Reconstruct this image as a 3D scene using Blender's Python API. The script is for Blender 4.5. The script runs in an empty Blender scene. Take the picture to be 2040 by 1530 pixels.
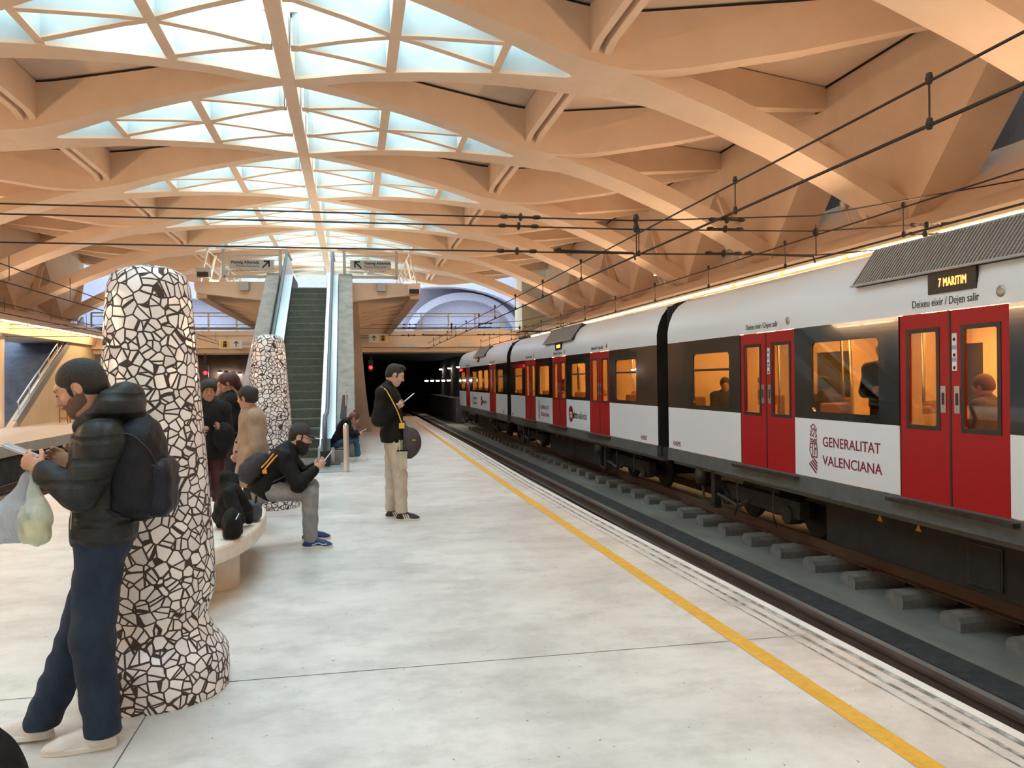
import bpy, bmesh, math, random
import numpy as np
from mathutils import Vector, Matrix
random.seed(7)
PI = math.pi
scene = bpy.context.scene
col = scene.collection
# ---------------------------------------------------------------- camera
# world: X across the platform (right +), Y along the tracks, Z up, platform top at z = 0
def set_camera(f_px=1586.0, yaw=0.1983, pitch=-0.006, roll=-0.0145, pos=(0, 0, 1.6)):
    cy, sy, cp, sp = math.cos(yaw), math.sin(yaw), math.cos(pitch), math.sin(pitch)
    F = Vector((sy*cp, cy*cp, sp)); R = Vector((cy, -sy, 0)); U = R.cross(F)
    c, s = math.cos(roll), math.sin(roll)
    R2 = R*c + U*s; U2 = U*c - R*s
    M = Matrix((R2, U2, -F)).transposed().to_4x4(); M.translation = Vector(pos)
    cd = bpy.data.cameras.new('camera'); cd.sensor_width = 36; cd.lens = 36*f_px/2040; cd.clip_end = 300; cd.clip_start = 0.05
    co = bpy.data.objects.new('camera', cd); col.objects.link(co); co.matrix_world = M
    scene.camera = co
set_camera()
scene.view_settings.view_transform = 'Standard'; scene.view_settings.look = 'None'
scene.view_settings.gamma = 1; scene.view_settings.use_curve_mapping = False
scene.view_settings.exposure = 1.3
scene.cycles.max_bounces = 9; scene.cycles.diffuse_bounces = 7; scene.cycles.glossy_bounces = 3
scene.cycles.transmission_bounces = 4; scene.cycles.transparent_max_bounces = 10
scene.cycles.sample_clamp_indirect = 6; scene.cycles.caustics_reflective = False; scene.cycles.caustics_refractive = False
# ---------------------------------------------------------------- overcast sky above the skylights
w = bpy.data.worlds.new('sky'); scene.world = w; w.use_nodes = True
w.node_tree.nodes['Background'].inputs[0].default_value = (0.70, 0.91, 1.0, 1)
w.node_tree.nodes['Background'].inputs[1].default_value = 4.3
# layout constants
SX = -1.19          # lateral position of the roof spine
S0, P = 17.07, 5.39 # spine node and bay length
KS = range(-6, 6)
UT, UW = 5.3, 12.1  # skylight tip, wall line
def zv(u): return 7.8 - 0.57*(u/UT)**2 if u <= UT else 7.23
S_END = 46.5
SB = -20.0
# area lights: warm uplighting from the troughs over both tracks
def area(name, loc, sx, sy, power, color, direction, spread=PI):
    ld = bpy.data.lights.new(name, 'AREA'); ld.shape = 'RECTANGLE'; ld.size = sx; ld.size_y = sy
    ld.energy = power; ld.color = color; ld.spread = spread
    o = bpy.data.objects.new(name, ld); col.objects.link(o); o.location = loc
    z = -Vector(direction).normalized(); y = Vector((0, 1, 0)); x = y.cross(z).normalized(); y = z.cross(x)
    o.rotation_euler = Matrix((x, y, z)).transposed().to_euler()
    return o
# ---------------------------------------------------------------- materials
def mat(name, base, rough=0.6, metal=0.0, spec=0.5, emis=None, es=0.0, coat=0.0):
    m = bpy.data.materials.new(name); m.use_nodes = True
    b = m.node_tree.nodes['Principled BSDF']
    b.inputs['Base Color'].default_value = (*base, 1); b.inputs['Roughness'].default_value = rough
    b.inputs['Metallic'].default_value = metal; b.inputs['Specular IOR Level'].default_value = spec
    b.inputs['Coat Weight'].default_value = coat
    if emis: b.inputs['Emission Color'].default_value = (*emis, 1); b.inputs['Emission Strength'].default_value = es
    return m
def N(m, t, **kw):
    n = m.node_tree.nodes.new(t)
    for k, v in kw.items():
        if k in n.inputs: n.inputs[k].default_value = v
        else: setattr(n, k, v)
    return n
def L(m, a, b): m.node_tree.links.new(a, b)
def bsdf(m): return m.node_tree.nodes['Principled BSDF']
def noisy(name, c1, c2, scale=3.0, rough=0.6, detail=5, bump=0.0, bscale=30, stretch=(1, 1, 1), metal=0.0, lo=0.35, hi=0.65, spec=0.5):
    """principled with a two colour noise and optional bump, in object space"""
    m = mat(name, c1, rough, metal, spec)
    tc = N(m, 'ShaderNodeTexCoord'); mp = N(m, 'ShaderNodeMapping'); mp.inputs['Scale'].default_value = stretch
    L(m, tc.outputs['Object'], mp.inputs[0])
    nz = N(m, 'ShaderNodeTexNoise', Scale=scale, Detail=detail, Roughness=0.62); L(m, mp.outputs[0], nz.inputs['Vector'])
    cr = N(m, 'ShaderNodeValToRGB'); cr.color_ramp.elements[0].position = lo; cr.color_ramp.elements[1].position = hi
    cr.color_ramp.elements[0].color = (*c1, 1); cr.color_ramp.elements[1].color = (*c2, 1)
    L(m, nz.outputs['Fac'], cr.inputs[0]); L(m, cr.outputs[0], bsdf(m).inputs['Base Color'])
    if bump:
        n2 = N(m, 'ShaderNodeTexNoise', Scale=bscale, Detail=4); L(m, mp.outputs[0], n2.inputs['Vector'])
        bp = N(m, 'ShaderNodeBump', Strength=bump, Distance=0.02); L(m, n2.outputs['Fac'], bp.inputs['Height'])
        L(m, bp.outputs[0], bsdf(m).inputs['Normal'])
    return m
M = {}
M['roof'] = noisy('cream_painted_concrete', (0.70, 0.55, 0.42), (0.75, 0.60, 0.47), 1.2, 0.75, bump=0.05, bscale=60)
M['roofpanel'] = noisy('cream_panel', (0.72, 0.60, 0.49), (0.76, 0.64, 0.53), 2.0, 0.8)
M['white'] = noisy('white_render', (0.50, 0.55, 0.55), (0.56, 0.60, 0.60), 1.5, 0.7)
M['joint'] = mat('dark_joint', (0.02, 0.018, 0.016), 0.9)
M['bluewall'] = noisy('grey_blue_recess_wall', (0.16, 0.18, 0.24), (0.24, 0.26, 0.33), 40, 0.6)  # grey-blue puts the shadow of the roof recesses into the colour
M['sidewall'] = noisy('cream_side_wall', (0.55, 0.47, 0.34), (0.62, 0.54, 0.40), 1.0, 0.7)
M['darkwall'] = noisy('dark_tunnel_concrete', (0.035, 0.032, 0.030), (0.07, 0.065, 0.06), 2.0, 0.9)  # near-black concrete with random mottling
M['ballast'] = noisy('track_slab_concrete', (0.16, 0.155, 0.14), (0.25, 0.24, 0.215), 1.3, 0.9, bump=0.2, bscale=40, stretch=(1, .35, 1))
M['darkstrip'] = noisy('dark_drain_strip', (0.03, 0.032, 0.036), (0.055, 0.056, 0.06), 8, 0.9)
M['rust'] = noisy('rusty_rail_steel', (0.075, 0.045, 0.035), (0.12, 0.08, 0.065), 6, 0.6, stretch=(1, .2, 1))
M['railtop'] = mat('polished_rail_top', (0.35, 0.33, 0.31), 0.35, 0.8)
M['sleeper'] = noisy('sleeper_concrete', (0.17, 0.16, 0.145), (0.24, 0.225, 0.20), 9, 0.9)
M['yellow'] = noisy('yellow_line_paint', (0.62, 0.33, 0.035), (0.70, 0.40, 0.06), 14, 0.6, lo=.4, hi=.6)
M['bench'] = noisy('bench_cast_stone', (0.62, 0.57, 0.47), (0.70, 0.65, 0.55), 12, 0.55)
M['grey_conc'] = noisy('grey_concrete', (0.22, 0.195, 0.17), (0.32, 0.285, 0.255), 3.5, 0.85, bump=0.1, stretch=(1, 1, .5))
M['steel'] = mat('brushed_steel', (0.62, 0.63, 0.63), 0.3, 1.0)
M['steel_dull'] = mat('dull_steel', (0.42, 0.43, 0.43), 0.45, 0.9)
M['alum'] = mat('pale_aluminium_cladding', (0.66, 0.72, 0.76), 0.28, 0.55)
M['rubber'] = mat('black_rubber', (0.018, 0.02, 0.024), 0.45)
M['bluerubber'] = mat('slate_blue_handrail', (0.07, 0.10, 0.13), 0.4)
M['step'] = noisy('escalator_step', (0.085, 0.10, 0.075), (0.12, 0.13, 0.10), 6, 0.5, stretch=(1, 1, 1))
M['wire'] = mat('dark_wire', (0.03, 0.022, 0.018), 0.6, 0.3)
M['black'] = mat('black_plastic', (0.012, 0.012, 0.013), 0.4)
M['tube'] = mat('warm_lamp_tube', (1, .9, .7), 0.5, emis=(1.0, 0.70, 0.38), es=22)
M['glassmat'] = mat('clear_glass', (1, 1, 1), 0.03)
def glassy(name, tint=(1, 1, 1), fac=0.12, rough=0.02):
    m = bpy.data.materials.new(name); m.use_nodes = True; nt = m.node_tree; nt.nodes.clear()
    o = nt.nodes.new('ShaderNodeOutputMaterial'); mx = nt.nodes.new('ShaderNodeMixShader')
    t = nt.nodes.new('ShaderNodeBsdfTransparent'); t.inputs[0].default_value = (*tint, 1)
    g = nt.nodes.new('ShaderNodeBsdfGlossy'); g.inputs['Roughness'].default_value = rough
    fr = nt.nodes.new('ShaderNodeLayerWeight'); fr.inputs[0].default_value = 0.25
    ma = nt.nodes.new('ShaderNodeMath'); ma.operation = 'MULTIPLY_ADD'; ma.inputs[1].default_value = 0.6; ma.inputs[2].default_value = fac
    nt.links.new(fr.outputs['Fresnel'], ma.inputs[0]); nt.links.new(ma.outputs[0], mx.inputs[0])
    nt.links.new(t.outputs[0], mx.inputs[1]); nt.links.new(g.outputs[0], mx.inputs[2]); nt.links.new(mx.outputs[0], o.inputs[0])
    return m
M['glass'] = glassy('clear_panel_glass', (0.95, 0.98, 0.97), 0.04)
M['skyglass'] = glassy('skylight_glass', (0.96, 0.99, 1.0), 0.02)
M['tglass'] = glassy('tinted_train_glass', (0.72, 0.66, 0.56), 0.02)
# floor: pale polished concrete with grey stains and expansion joints
def floor_mat():
    m = mat('pale_platform_concrete', (0.5, 0.5, 0.47), 0.35, spec=0.4)
    tc = N(m, 'ShaderNodeTexCoord')
    n1 = N(m, 'ShaderNodeTexNoise', Scale=.8, Detail=9, Roughness=0.68); L(m, tc.outputs['Object'], n1.inputs['Vector'])
    mp = N(m, 'ShaderNodeMapping'); mp.inputs['Scale'].default_value = (1, 1.35, 1); L(m, tc.outputs['Object'], mp.inputs[0])
    n2 = N(m, 'ShaderNodeTexNoise', Scale=1.9, Detail=10, Roughness=0.72); L(m, mp.outputs[0], n2.inputs['Vector'])
    c1 = N(m, 'ShaderNodeValToRGB'); c1.color_ramp.elements[0].position = .36; c1.color_ramp.elements[1].position = .60
    c1.color_ramp.elements[0].color = (0.52, 0.50, 0.475, 1); c1.color_ramp.elements[1].color = (0.68, 0.66, 0.62, 1)
    c2 = N(m, 'ShaderNodeValToRGB'); c2.color_ramp.elements[0].position = .34; c2.color_ramp.elements[1].position = .55
    c2.color_ramp.elements[0].color = (0.66, 0.655, 0.64, 1); c2.color_ramp.elements[1].color = (1, 1, 1, 1)
    mx = N(m, 'ShaderNodeMix', data_type='RGBA', blend_type='MULTIPLY'); mx.inputs[0].default_value = 0.75
    L(m, n1.outputs['Fac'], c1.inputs[0]); L(m, n2.outputs['Fac'], c2.inputs[0]); L(m, c1.outputs[0], mx.inputs[6]); L(m, c2.outputs[0], mx.inputs[7])
    v = N(m, 'ShaderNodeTexNoise', Scale=26.0, Detail=2); L(m, tc.outputs['Object'], v.inputs['Vector'])
    c3 = N(m, 'ShaderNodeValToRGB'); c3.color_ramp.elements[0].position = .245; c3.color_ramp.elements[1].position = .29
    c3.color_ramp.elements[0].color = (0.35, 0.34, 0.33, 1); c3.color_ramp.elements[1].color = (1, 1, 1, 1); L(m, v.outputs['Fac'], c3.inputs[0])
    mx3 = N(m, 'ShaderNodeMix', data_type='RGBA', blend_type='MULTIPLY'); mx3.inputs[0].default_value = 1
    L(m, mx.outputs[2], mx3.inputs[6]); L(m, c3.outputs[0], mx3.inputs[7])
    L(m, mx3.outputs[2], bsdf(m).inputs['Base Color'])
    r = N(m, 'ShaderNodeMapRange'); r.inputs['To Min'].default_value = .18; r.inputs['To Max'].default_value = .5
    L(m, n1.outputs['Fac'], r.inputs[0]); L(m, r.outputs[0], bsdf(m).inputs['Roughness'])
    return m
M['floor'] = floor_mat()
def mosaic_mat():
    m = mat('broken_white_tile_mosaic', (0.8, 0.8, 0.8), 0.12)
    tc = N(m, 'ShaderNodeTexCoord'); nz = N(m, 'ShaderNodeTexNoise', Scale=5.0, Detail=1)
    L(m, tc.outputs['Object'], nz.inputs['Vector'])
    va = N(m, 'ShaderNodeVectorMath', operation='MULTIPLY_ADD'); va.inputs[1].default_value = (.004, .004, .004)
    L(m, nz.outputs['Color'], va.inputs[0]); L(m, tc.outputs['Object'], va.inputs[2])
    vo = N(m, 'ShaderNodeTexVoronoi', feature='DISTANCE_TO_EDGE'); vo.inputs['Scale'].default_value = 17.0; vo.inputs['Randomness'].default_value = 1
    vc = N(m, 'ShaderNodeTexVoronoi', feature='F1'); vc.inputs['Scale'].default_value = 17.0; vc.inputs['Randomness'].default_value = 1
    L(m, va.outputs[0], vo.inputs['Vector']); L(m, va.outputs[0], vc.inputs['Vector'])
    cr = N(m, 'ShaderNodeValToRGB'); cr.color_ramp.elements[0].position = .055; cr.color_ramp.elements[1].position = .075
    L(m, vo.outputs['Distance'], cr.inputs[0])
    sep = N(m, 'ShaderNodeSeparateColor'); L(m, vc.outputs['Color'], sep.inputs[0])
    # most cells are broken once more along a straight line
    df = N(m, 'ShaderNodeVectorMath', operation='SUBTRACT'); L(m, va.outputs[0], df.inputs[0]); L(m, vc.outputs['Position'], df.inputs[1])
    cc = N(m, 'ShaderNodeVectorMath', operation='SUBTRACT'); cc.inputs[1].default_value = (.5, .5, .5); L(m, vc.outputs['Color'], cc.inputs[0])
    cn = N(m, 'ShaderNodeVectorMath', operation='NORMALIZE'); L(m, cc.outputs[0], cn.inputs[0])
    dt = N(m, 'ShaderNodeVectorMath', operation='DOT_PRODUCT'); L(m, df.outputs[0], dt.inputs[0]); L(m, cn.outputs[0], dt.inputs[1])
    ab = N(m, 'ShaderNodeMath', operation='ABSOLUTE'); L(m, dt.outputs['Value'], ab.inputs[0])
    sc_ = N(m, 'ShaderNodeMath', operation='MULTIPLY'); sc_.inputs[1].default_value = 17.0; L(m, ab.outputs[0], sc_.inputs[0])
    gt = N(m, 'ShaderNodeMath', operation='GREATER_THAN'); gt.inputs[1].default_value = .62; L(m, sep.outputs[1], gt.inputs[0])
    ad = N(m, 'ShaderNodeMath', operation='ADD'); L(m, sc_.outputs[0], ad.inputs[0]); L(m, gt.outputs[0], ad.inputs[1])
    mn = N(m, 'ShaderNodeMath', operation='MINIMUM'); L(m, vo.outputs['Distance'], mn.inputs[0]); L(m, ad.outputs[0], mn.inputs[1]); L(m, mn.outputs[0], cr.inputs[0])
    tr = N(m, 'ShaderNodeValToRGB'); tr.color_ramp.elements[0].color = (.66, .64, .66, 1); tr.color_ramp.elements[1].color = (.84, .83, .84, 1)
    L(m, sep.outputs[0], tr.inputs[0])
    mx = N(m, 'ShaderNodeMix', data_type='RGBA'); mx.inputs[6].default_value = (.055, .038, .033, 1)
    L(m, cr.outputs[0], mx.inputs[0]); L(m, tr.outputs[0], mx.inputs[7]); L(m, mx.outputs[2], bsdf(m).inputs['Base Color'])
    rr = N(m, 'ShaderNodeMapRange'); rr.inputs['To Min'].default_value = .9; rr.inputs['To Max'].default_value = .14
    L(m, cr.outputs[0], rr.inputs[0]); L(m, rr.outputs[0], bsdf(m).inputs['Roughness'])
    # every tile tilts a little, grout lies lower
    ge = N(m, 'ShaderNodeNewGeometry'); sb = N(m, 'ShaderNodeVectorMath', operation='SUBTRACT'); sb.inputs[1].default_value = (.5, .5, .5)
    L(m, vc.outputs['Color'], sb.inputs[0]); ml = N(m, 'ShaderNodeVectorMath', operation='MULTIPLY_ADD'); ml.inputs[1].default_value = (.16, .16, .16)
    L(m, sb.outputs[0], ml.inputs[0]); L(m, ge.outputs['Normal'], ml.inputs[2])
    nn = N(m, 'ShaderNodeVectorMath', operation='NORMALIZE'); L(m, ml.outputs[0], nn.inputs[0])
    bp = N(m, 'ShaderNodeBump', Strength=0.6, Distance=0.01); L(m, cr.outputs[0], bp.inputs['Height']); L(m, nn.outputs[0], bp.inputs['Normal'])
    L(m, bp.outputs[0], bsdf(m).inputs['Normal'])
    return m
M['mosaic'] = mosaic_mat()
# ---------------------------------------------------------------- mesh helpers
def new_obj(name, me, m=None, parent=None):
    o = bpy.data.objects.new(name, me); col.objects.link(o)
    if m is not None:
        for k in (m if isinstance(m, (list, tuple)) else [m]): me.materials.append(k)
    if parent: o.parent = parent
    return o
class MB:
    def __init__(s): s.v = []; s.f = []; s.mi = []; s.cur = 0; s.marks = []
    def mark(s): s.marks.append((len(s.v), len(s.f)))
    def build_each(s, name, m=None, **k):
        """one object for each stretch between marks"""
        out = []; mk = [(0, 0)]+s.marks; mk = mk if mk[-1][1] == len(s.f) else mk+[(len(s.v), len(s.f))]
        for (v0, f0), (v1, f1) in zip(mk, mk[1:]):
            if f1 <= f0: continue
            q = MB(); q.v = s.v[v0:v1]; q.f = [tuple(i-v0 for i in f) for f in s.f[f0:f1]]; q.mi = s.mi[f0:f1]; out.append(q.build(name, m, **k))
        return out
    def add(s, vs, fs):
        n = len(s.v); s.v += [tuple(v) for v in vs]; s.f += [tuple(i+n for i in f) for f in fs]; s.mi += [s.cur]*len(fs)
    def box(s, a, b):
        x0, y0, z0 = a; x1, y1, z1 = b
        s.add([(x0,y0,z0),(x1,y0,z0),(x1,y1,z0),(x0,y1,z0),(x0,y0,z1),(x1,y0,z1),(x1,y1,z1),(x0,y1,z1)],
              [(0,3,2,1),(4,5,6,7),(0,1,5,4),(1,2,6,5),(2,3,7,6),(3,0,4,7)])
    def hexa(s, bot, top):   # four bottom points, four top points
        s.add(list(bot)+list(top), [(0,3,2,1),(4,5,6,7),(0,1,5,4),(1,2,6,5),(2,3,7,6),(3,0,4,7)])
    def beam(s, a, b, w, h, up=(0,0,1)):
        a = Vector(a); b = Vector(b); d = (b-a).normalized(); r = d.cross(Vector(up)).normalized(); u = r.cross(d)
        q = [(-1,-1),(1,-1),(1,1),(-1,1)]
        s.hexa([a+r*(i*w/2)+u*(j*h/2) for i, j in q], [b+r*(i*w/2)+u*(j*h/2) for i, j in q])
    def tube(s, pts, r, n=8, caps=True):
        pts = [Vector(p) for p in pts]; rs = r if isinstance(r, (list, tuple)) else [r]*len(pts)
        rings = []; ref = None
        for i, p in enumerate(pts):
            d = (pts[min(i+1, len(pts)-1)] - pts[max(i-1, 0)]).normalized()
            if ref is None: ref = d.orthogonal().normalized()
            a = (ref - d*ref.dot(d)).normalized(); ref = a; b = d.cross(a)
            rings.append([p + (a*math.cos(2*PI*k/n) + b*math.sin(2*PI*k/n))*rs[i] for k in range(n)])
        vs = [v for rg in rings for v in rg]; fs = []
        for i in range(len(pts)-1):
            for k in range(n): fs.append((i*n+k, i*n+(k+1)%n, (i+1)*n+(k+1)%n, (i+1)*n+k))
        if caps: fs += [tuple(range(n-1, -1, -1)), tuple(range((len(pts)-1)*n, len(pts)*n))]
        s.add(vs, fs)
    def lathe(s, prof, c=(0,0,0), n=48, axis='z'):
        vs = []; fs = []
        for r, z in prof:
            for k in range(n):
                a = 2*PI*k/n; p = (r*math.cos(a), r*math.sin(a), z)
                if axis == 'x': p = (p[2], p[0], p[1])
                if axis == 'y': p = (p[0], p[2], p[1])
                vs.append((c[0]+p[0], c[1]+p[1], c[2]+p[2]))
        for i in range(len(prof)-1):
            for k in range(n): fs.append((i*n+k, i*n+(k+1)%n, (i+1)*n+(k+1)%n, (i+1)*n+k))
        if prof[0][0] > 1e-4: fs.append(tuple(range(n-1, -1, -1)))
        if prof[-1][0] > 1e-4: fs.append(tuple(range((len(prof)-1)*n, len(prof)*n)))
        s.add(vs, fs)
    def prism(s, poly, vec):  # extrude closed polygon (list of 3D points) by vec
        n = len(poly); vec = Vector(vec)
        s.add([Vector(p) for p in poly] + [Vector(p)+vec for p in poly],
              [tuple(range(n-1, -1, -1)), tuple(range(n, 2*n))] + [(i, (i+1) % n, n+(i+1) % n, n+i) for i in range(n)])
    def build(s, name, m=None, parent=None, smooth=False, bevel=0, fix=True, origin=None):
        me = bpy.data.meshes.new(name)
        vs = s.v if origin is None else [(v[0]-origin[0], v[1]-origin[1], v[2]-origin[2]) for v in s.v]
        me.from_pydata(vs, [], s.f); me.polygons.foreach_set('material_index', s.mi); me.update()
        if fix:
            bm = bmesh.new(); bm.from_mesh(me); bmesh.ops.remove_doubles(bm, verts=bm.verts, dist=1e-5)
            bmesh.ops.recalc_face_normals(bm, faces=bm.faces); bm.to_mesh(me); bm.free()
        if smooth: me.shade_smooth() if smooth is True else (me.shade_smooth(), me.set_sharp_from_angle(angle=math.radians(smooth)))
        o = new_obj(name, me, m, parent)
        if origin is not None: o.location = origin
        if bevel:
            md = o.modifiers.new('bevel', 'BEVEL'); md.width = bevel; md.segments = 2; md.limit_method = 'ANGLE'; md.angle_limit = math.radians(40)
        return o
def structure(o): o['kind'] = 'structure'; return o
def tag(o, label, cat, group=None):
    o['label'] = label; o['category'] = cat
    if group: o['group'] = group
    return o
def empty(name, loc, label=None, cat=None, group=None, rz=0.0):
    o = bpy.data.objects.new(name, None); o.empty_display_size = 0.1; col.objects.link(o); o.location = loc; o.rotation_euler.z = rz
    if label: tag(o, label, cat, group)
    return o
def adopt(root, objs):   # parent keeping world placement (root only translated / z-rotated)
    bpy.context.view_layer.update()
    for o in objs: o.parent = root; o.matrix_parent_inverse = root.matrix_world.inverted()
def text_mesh(name, s, size, m, origin, xdir, ydir, parent=None, sx=1.0, extrude=0.002, bold=0.0, align='LEFT', sp=1.0):
    """text laid in the plane spanned by xdir, ydir at origin (baseline left)"""
    cu = bpy.data.curves.new(name, 'FONT'); cu.body = s; cu.size = size; cu.extrude = extrude; cu.offset = bold; cu.align_x = align; cu.space_character = sp
    cu.resolution_u = 4
    t = bpy.data.objects.new(name, cu); col.objects.link(t)
    dg = bpy.context.evaluated_depsgraph_get(); me = bpy.data.meshes.new_from_object(t.evaluated_get(dg)); bpy.data.objects.remove(t)
    X = Vector(xdir).normalized(); Y = Vector(ydir).normalized(); Z = X.cross(Y)
    R = Matrix((X*sx, Y, Z)).transposed().to_4x4(); R.translation = Vector(origin)
    me.transform(R); me.name = name; me.materials.clear()
    return new_obj(name, me, m, parent)
# ---------------------------------------------------------------- warm strip luminaires of the ledges over both tracks
for sg in (-1, 1):
    area('trough_light', (SX+sg*10.5, 14, 4.0), .25, 58, 440, (1.0, .66, .42), (-sg*.94, 0, .34))
# ================================================================ the setting
def lerp_tab(tab, x):
    if x <= tab[0][0]: return tab[0][1]
    for (a, b), (c, d) in zip(tab, tab[1:]):
        if x <= c: return b + (d-b)*(x-a)/(c-a)
    return tab[-1][1]
EDGE = [(-20, 2.9), (-6, 2.88), (3, 2.87), (4, 2.85), (6.3, 2.80), (9, 2.74), (12, 2.71), (19, 2.77), (36, 2.79)]
ys = [-20, -10, -6, -2, 0, 1, 2, 3, 4, 5, 6.3, 7.5, 9, 10.5, 12, 15, 19, 25, 30, 36]
b = MB()
for a, c in zip(ys, ys[1:]):
    e0, e1 = lerp_tab(EDGE, a), lerp_tab(EDGE, c)
    b.hexa([(-4.45, a, -1.1), (e0, a, -1.1), (e1, c, -1.1), (-4.45, c, -1.1)], [(-4.45, a, 0), (e0, a, 0), (e1, c, 0), (-4.45, c, 0)])
fl = structure(b.build('floor', M['floor'])); 
# joints cut in the platform floor
b = MB()
def joint_line(p, q, w=0.006):
    p = Vector(p); q = Vector(q); d = (q-p).normalized(); n = Vector((-d.y, d.x, 0))*w/2
    b.add([p-n, p+n, q+n, q-n], [(0, 1, 2, 3)])
for y in (-0.9, 4.47, 9.86, 15.25, 20.6): joint_line((-4.4, y+.05, .0015), (2.72, y-.03, .0015))
joint_line((-1.02, -3, .0015), (-1.0, 4.1, .0015)); joint_line((-1.1, 4.9, .0015), (-1.1, 14, .0015), .004)
structure(b.build('floor_joints', mat('floor_joint_line', (0.12, 0.11, 0.10), 0.9)))
b = MB()
for a, c in zip(ys, ys[1:]):
    e0, e1 = lerp_tab(EDGE, a), lerp_tab(EDGE, c)
    for o1, o2 in ((.055, .085), (.15, .175), (.235, .245)):
        b.add([(e0-o2, a, .0018), (e0-o1, a, .0018), (e1-o1, c, .0018), (e1-o2, c, .0018)], [(0, 1, 2, 3)])
structure(b.build('platform_edge_grooves', noisy('worn_groove', (0.16, 0.155, 0.15), (0.5, 0.5, 0.49), 9, .8, lo=.45, hi=.6)))
b = MB(); YL = [(-20, 2.28), (-6, 2.28), (3, 2.28), (6, 2.265), (12, 2.27), (20, 2.33), (36, 2.42)]
for a, c in zip(ys, ys[1:]):
    e0, e1 = lerp_tab(YL, a), lerp_tab(YL, c)
    b.add([(e0-.055, a, .002), (e0+.055, a, .002), (e1+.055, c, .002), (e1-.055, c, .002)], [(0, 1, 2, 3)])
structure(b.build('yellow_safety_line', M['yellow']))
b = MB()   # worn white edging strip
for a, c in zip(ys, ys[1:]):
    e0, e1 = lerp_tab(EDGE, a), lerp_tab(EDGE, c)
    b.add([(e0-.05, a, .002), (e0+.012, a, .002), (e1+.012, c, .002), (e1-.05, c, .002), (e0+.012, a, -.05), (e1+.012, c, -.05)], [(0, 1, 2, 3), (1, 4, 5, 2)])
structure(b.build('platform_edge_trim', noisy('pale_edge_stone', (.62, .62, .60), (.7, .7, .68), 5, .6)))
# track slabs, dark strip
b = MB(); b.box((2.4, -20, -1.35), (9.3, 93, -1.1)); b.box((-9.6, -20, -1.35), (-4.0, 93, -1.1)); b.box((-4.0, 36, -1.35), (2.4, 93, -1.1)); b.box((-18, 46, -1.35), (-9.6, 93, -1.1))
structure(b.build('trackbed_floor', M['ballast']))
b = MB(); b.box((5.22, -8, -1.12), (5.58, 60, -1.085)); b.box((2.95, -8, -1.12), (3.3, 60, -1.088)); structure(b.build('drain_strip', M['darkstrip']))
# rails
def rail(x, label, dz=0.0, y0=-19, y1=88):
    b = MB()
    prof = [(-.06, -1.06), (.06, -1.06), (.06, -1.045), (.012, -1.03), (.012, -.93), (.035, -.92), (.035, -.89), (-.035, -.89), (-.035, -.92), (-.012, -.93), (-.012, -1.03), (-.06, -1.045)]
    b.prism([(x+p, y0, z+dz) for p, z in prof], (0, y1-y0, 0))
    return tag(b.build('rail', M['rust']), label, 'rail', None)
rail(3.70, 'rusty steel rail nearest the right platform edge, hidden low beside it')
r2 = rail(4.70, 'rusty steel rail running just beyond the right platform edge')
rail(6.58, 'rusty steel rail on concrete blocks under the near side of the train', .135)
rail(7.58, 'rusty steel rail under the far side of the train', .135)
for x, t in ((-5.2, 'nearest the left platform edge'), (-6.2, 'second from the left platform edge'), (-7.6, 'second from the far left platform'), (-8.6, 'nearest the far left platform')):
    rail(x, 'rusty steel rail on the left tracks, ' + t)
# rail clips (a row of pale pads along rail two are part of that rail)
b = MB()
for i in range(60): b.box((4.83, 0.7+i*.91, -1.10), (4.90, 0.95+i*.91, -1.075))
c_ = b.build('rail_pad', mat('pale_rail_pad', (0.34, 0.25, 0.17), .8), r2); c_['kind'] = 'stuff'
# sleeper blocks under the train
b = MB()
def block_mesh():
    b = MB(); prof = [(-.42, -.02), (.42, -.02), (.42, .10), (.34, .17), (-.30, .19), (-.39, .16), (-.42, .10)]
    q = []
    for px, pz in prof: q.append((px, pz))
    n = 7; top = []
    # loaf shaped block: cross-section along Y is rounded
    ring = [(-.15, -.02), (-.15, .10), (-.12, .155), (-.06, .185), (.06, .185), (.12, .155), (.15, .10), (.15, -.02)]
    vs = [(-.42, y, z) for y, z in ring] + [(-.40, y*.96, z*1.0) for y, z in ring] + [(.30, y, z) for y, z in ring]
    fs = []; k = len(ring)
    for r in range(2):
        for i in range(k-1): fs.append((r*k+i, r*k+i+1, (r+1)*k+i+1, (r+1)*k+i))
    fs += [tuple(range(k)), tuple(range(3*k-1, 2*k-1, -1))]
    b.add(vs, fs); return b
blk = None
for i in range(48):
    y = 1.14 + i*.88
    if blk is None:
        blk = block_mesh().build('sleeper_block', M['sleeper']); blk.location = (6.55, y, -1.1); o = blk
        bb = MB(); bb.box((-.09, -.035, .178), (-.035, .035, .205)); cl0 = bb.build('rail_clip', M['rust'], blk)
    else:
        o = blk.copy(); col.objects.link(o); o.location = (6.55, y, -1.1)
        if i < 30: c2 = cl0.copy(); col.objects.link(c2); c2.parent = o
    tag(o, 'rounded grey concrete sleeper block under the train-side rail', 'sleeper', 'sleeper blocks along the train track')
# far left platform
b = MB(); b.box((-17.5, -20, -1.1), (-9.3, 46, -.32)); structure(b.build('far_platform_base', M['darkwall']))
b = MB(); b.box((-17.5, -20, -.32), (-9.22, 46, 0)); structure(b.build('far_platform_floor', noisy('far_platform_stone', (.50, .47, .45), (.56, .53, .50), 2, .5)))
b = MB(); b.box((8.75, -20, -1.1), (12, 46, 0)); structure(b.build('right_platform_floor', M['floor']))

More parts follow.
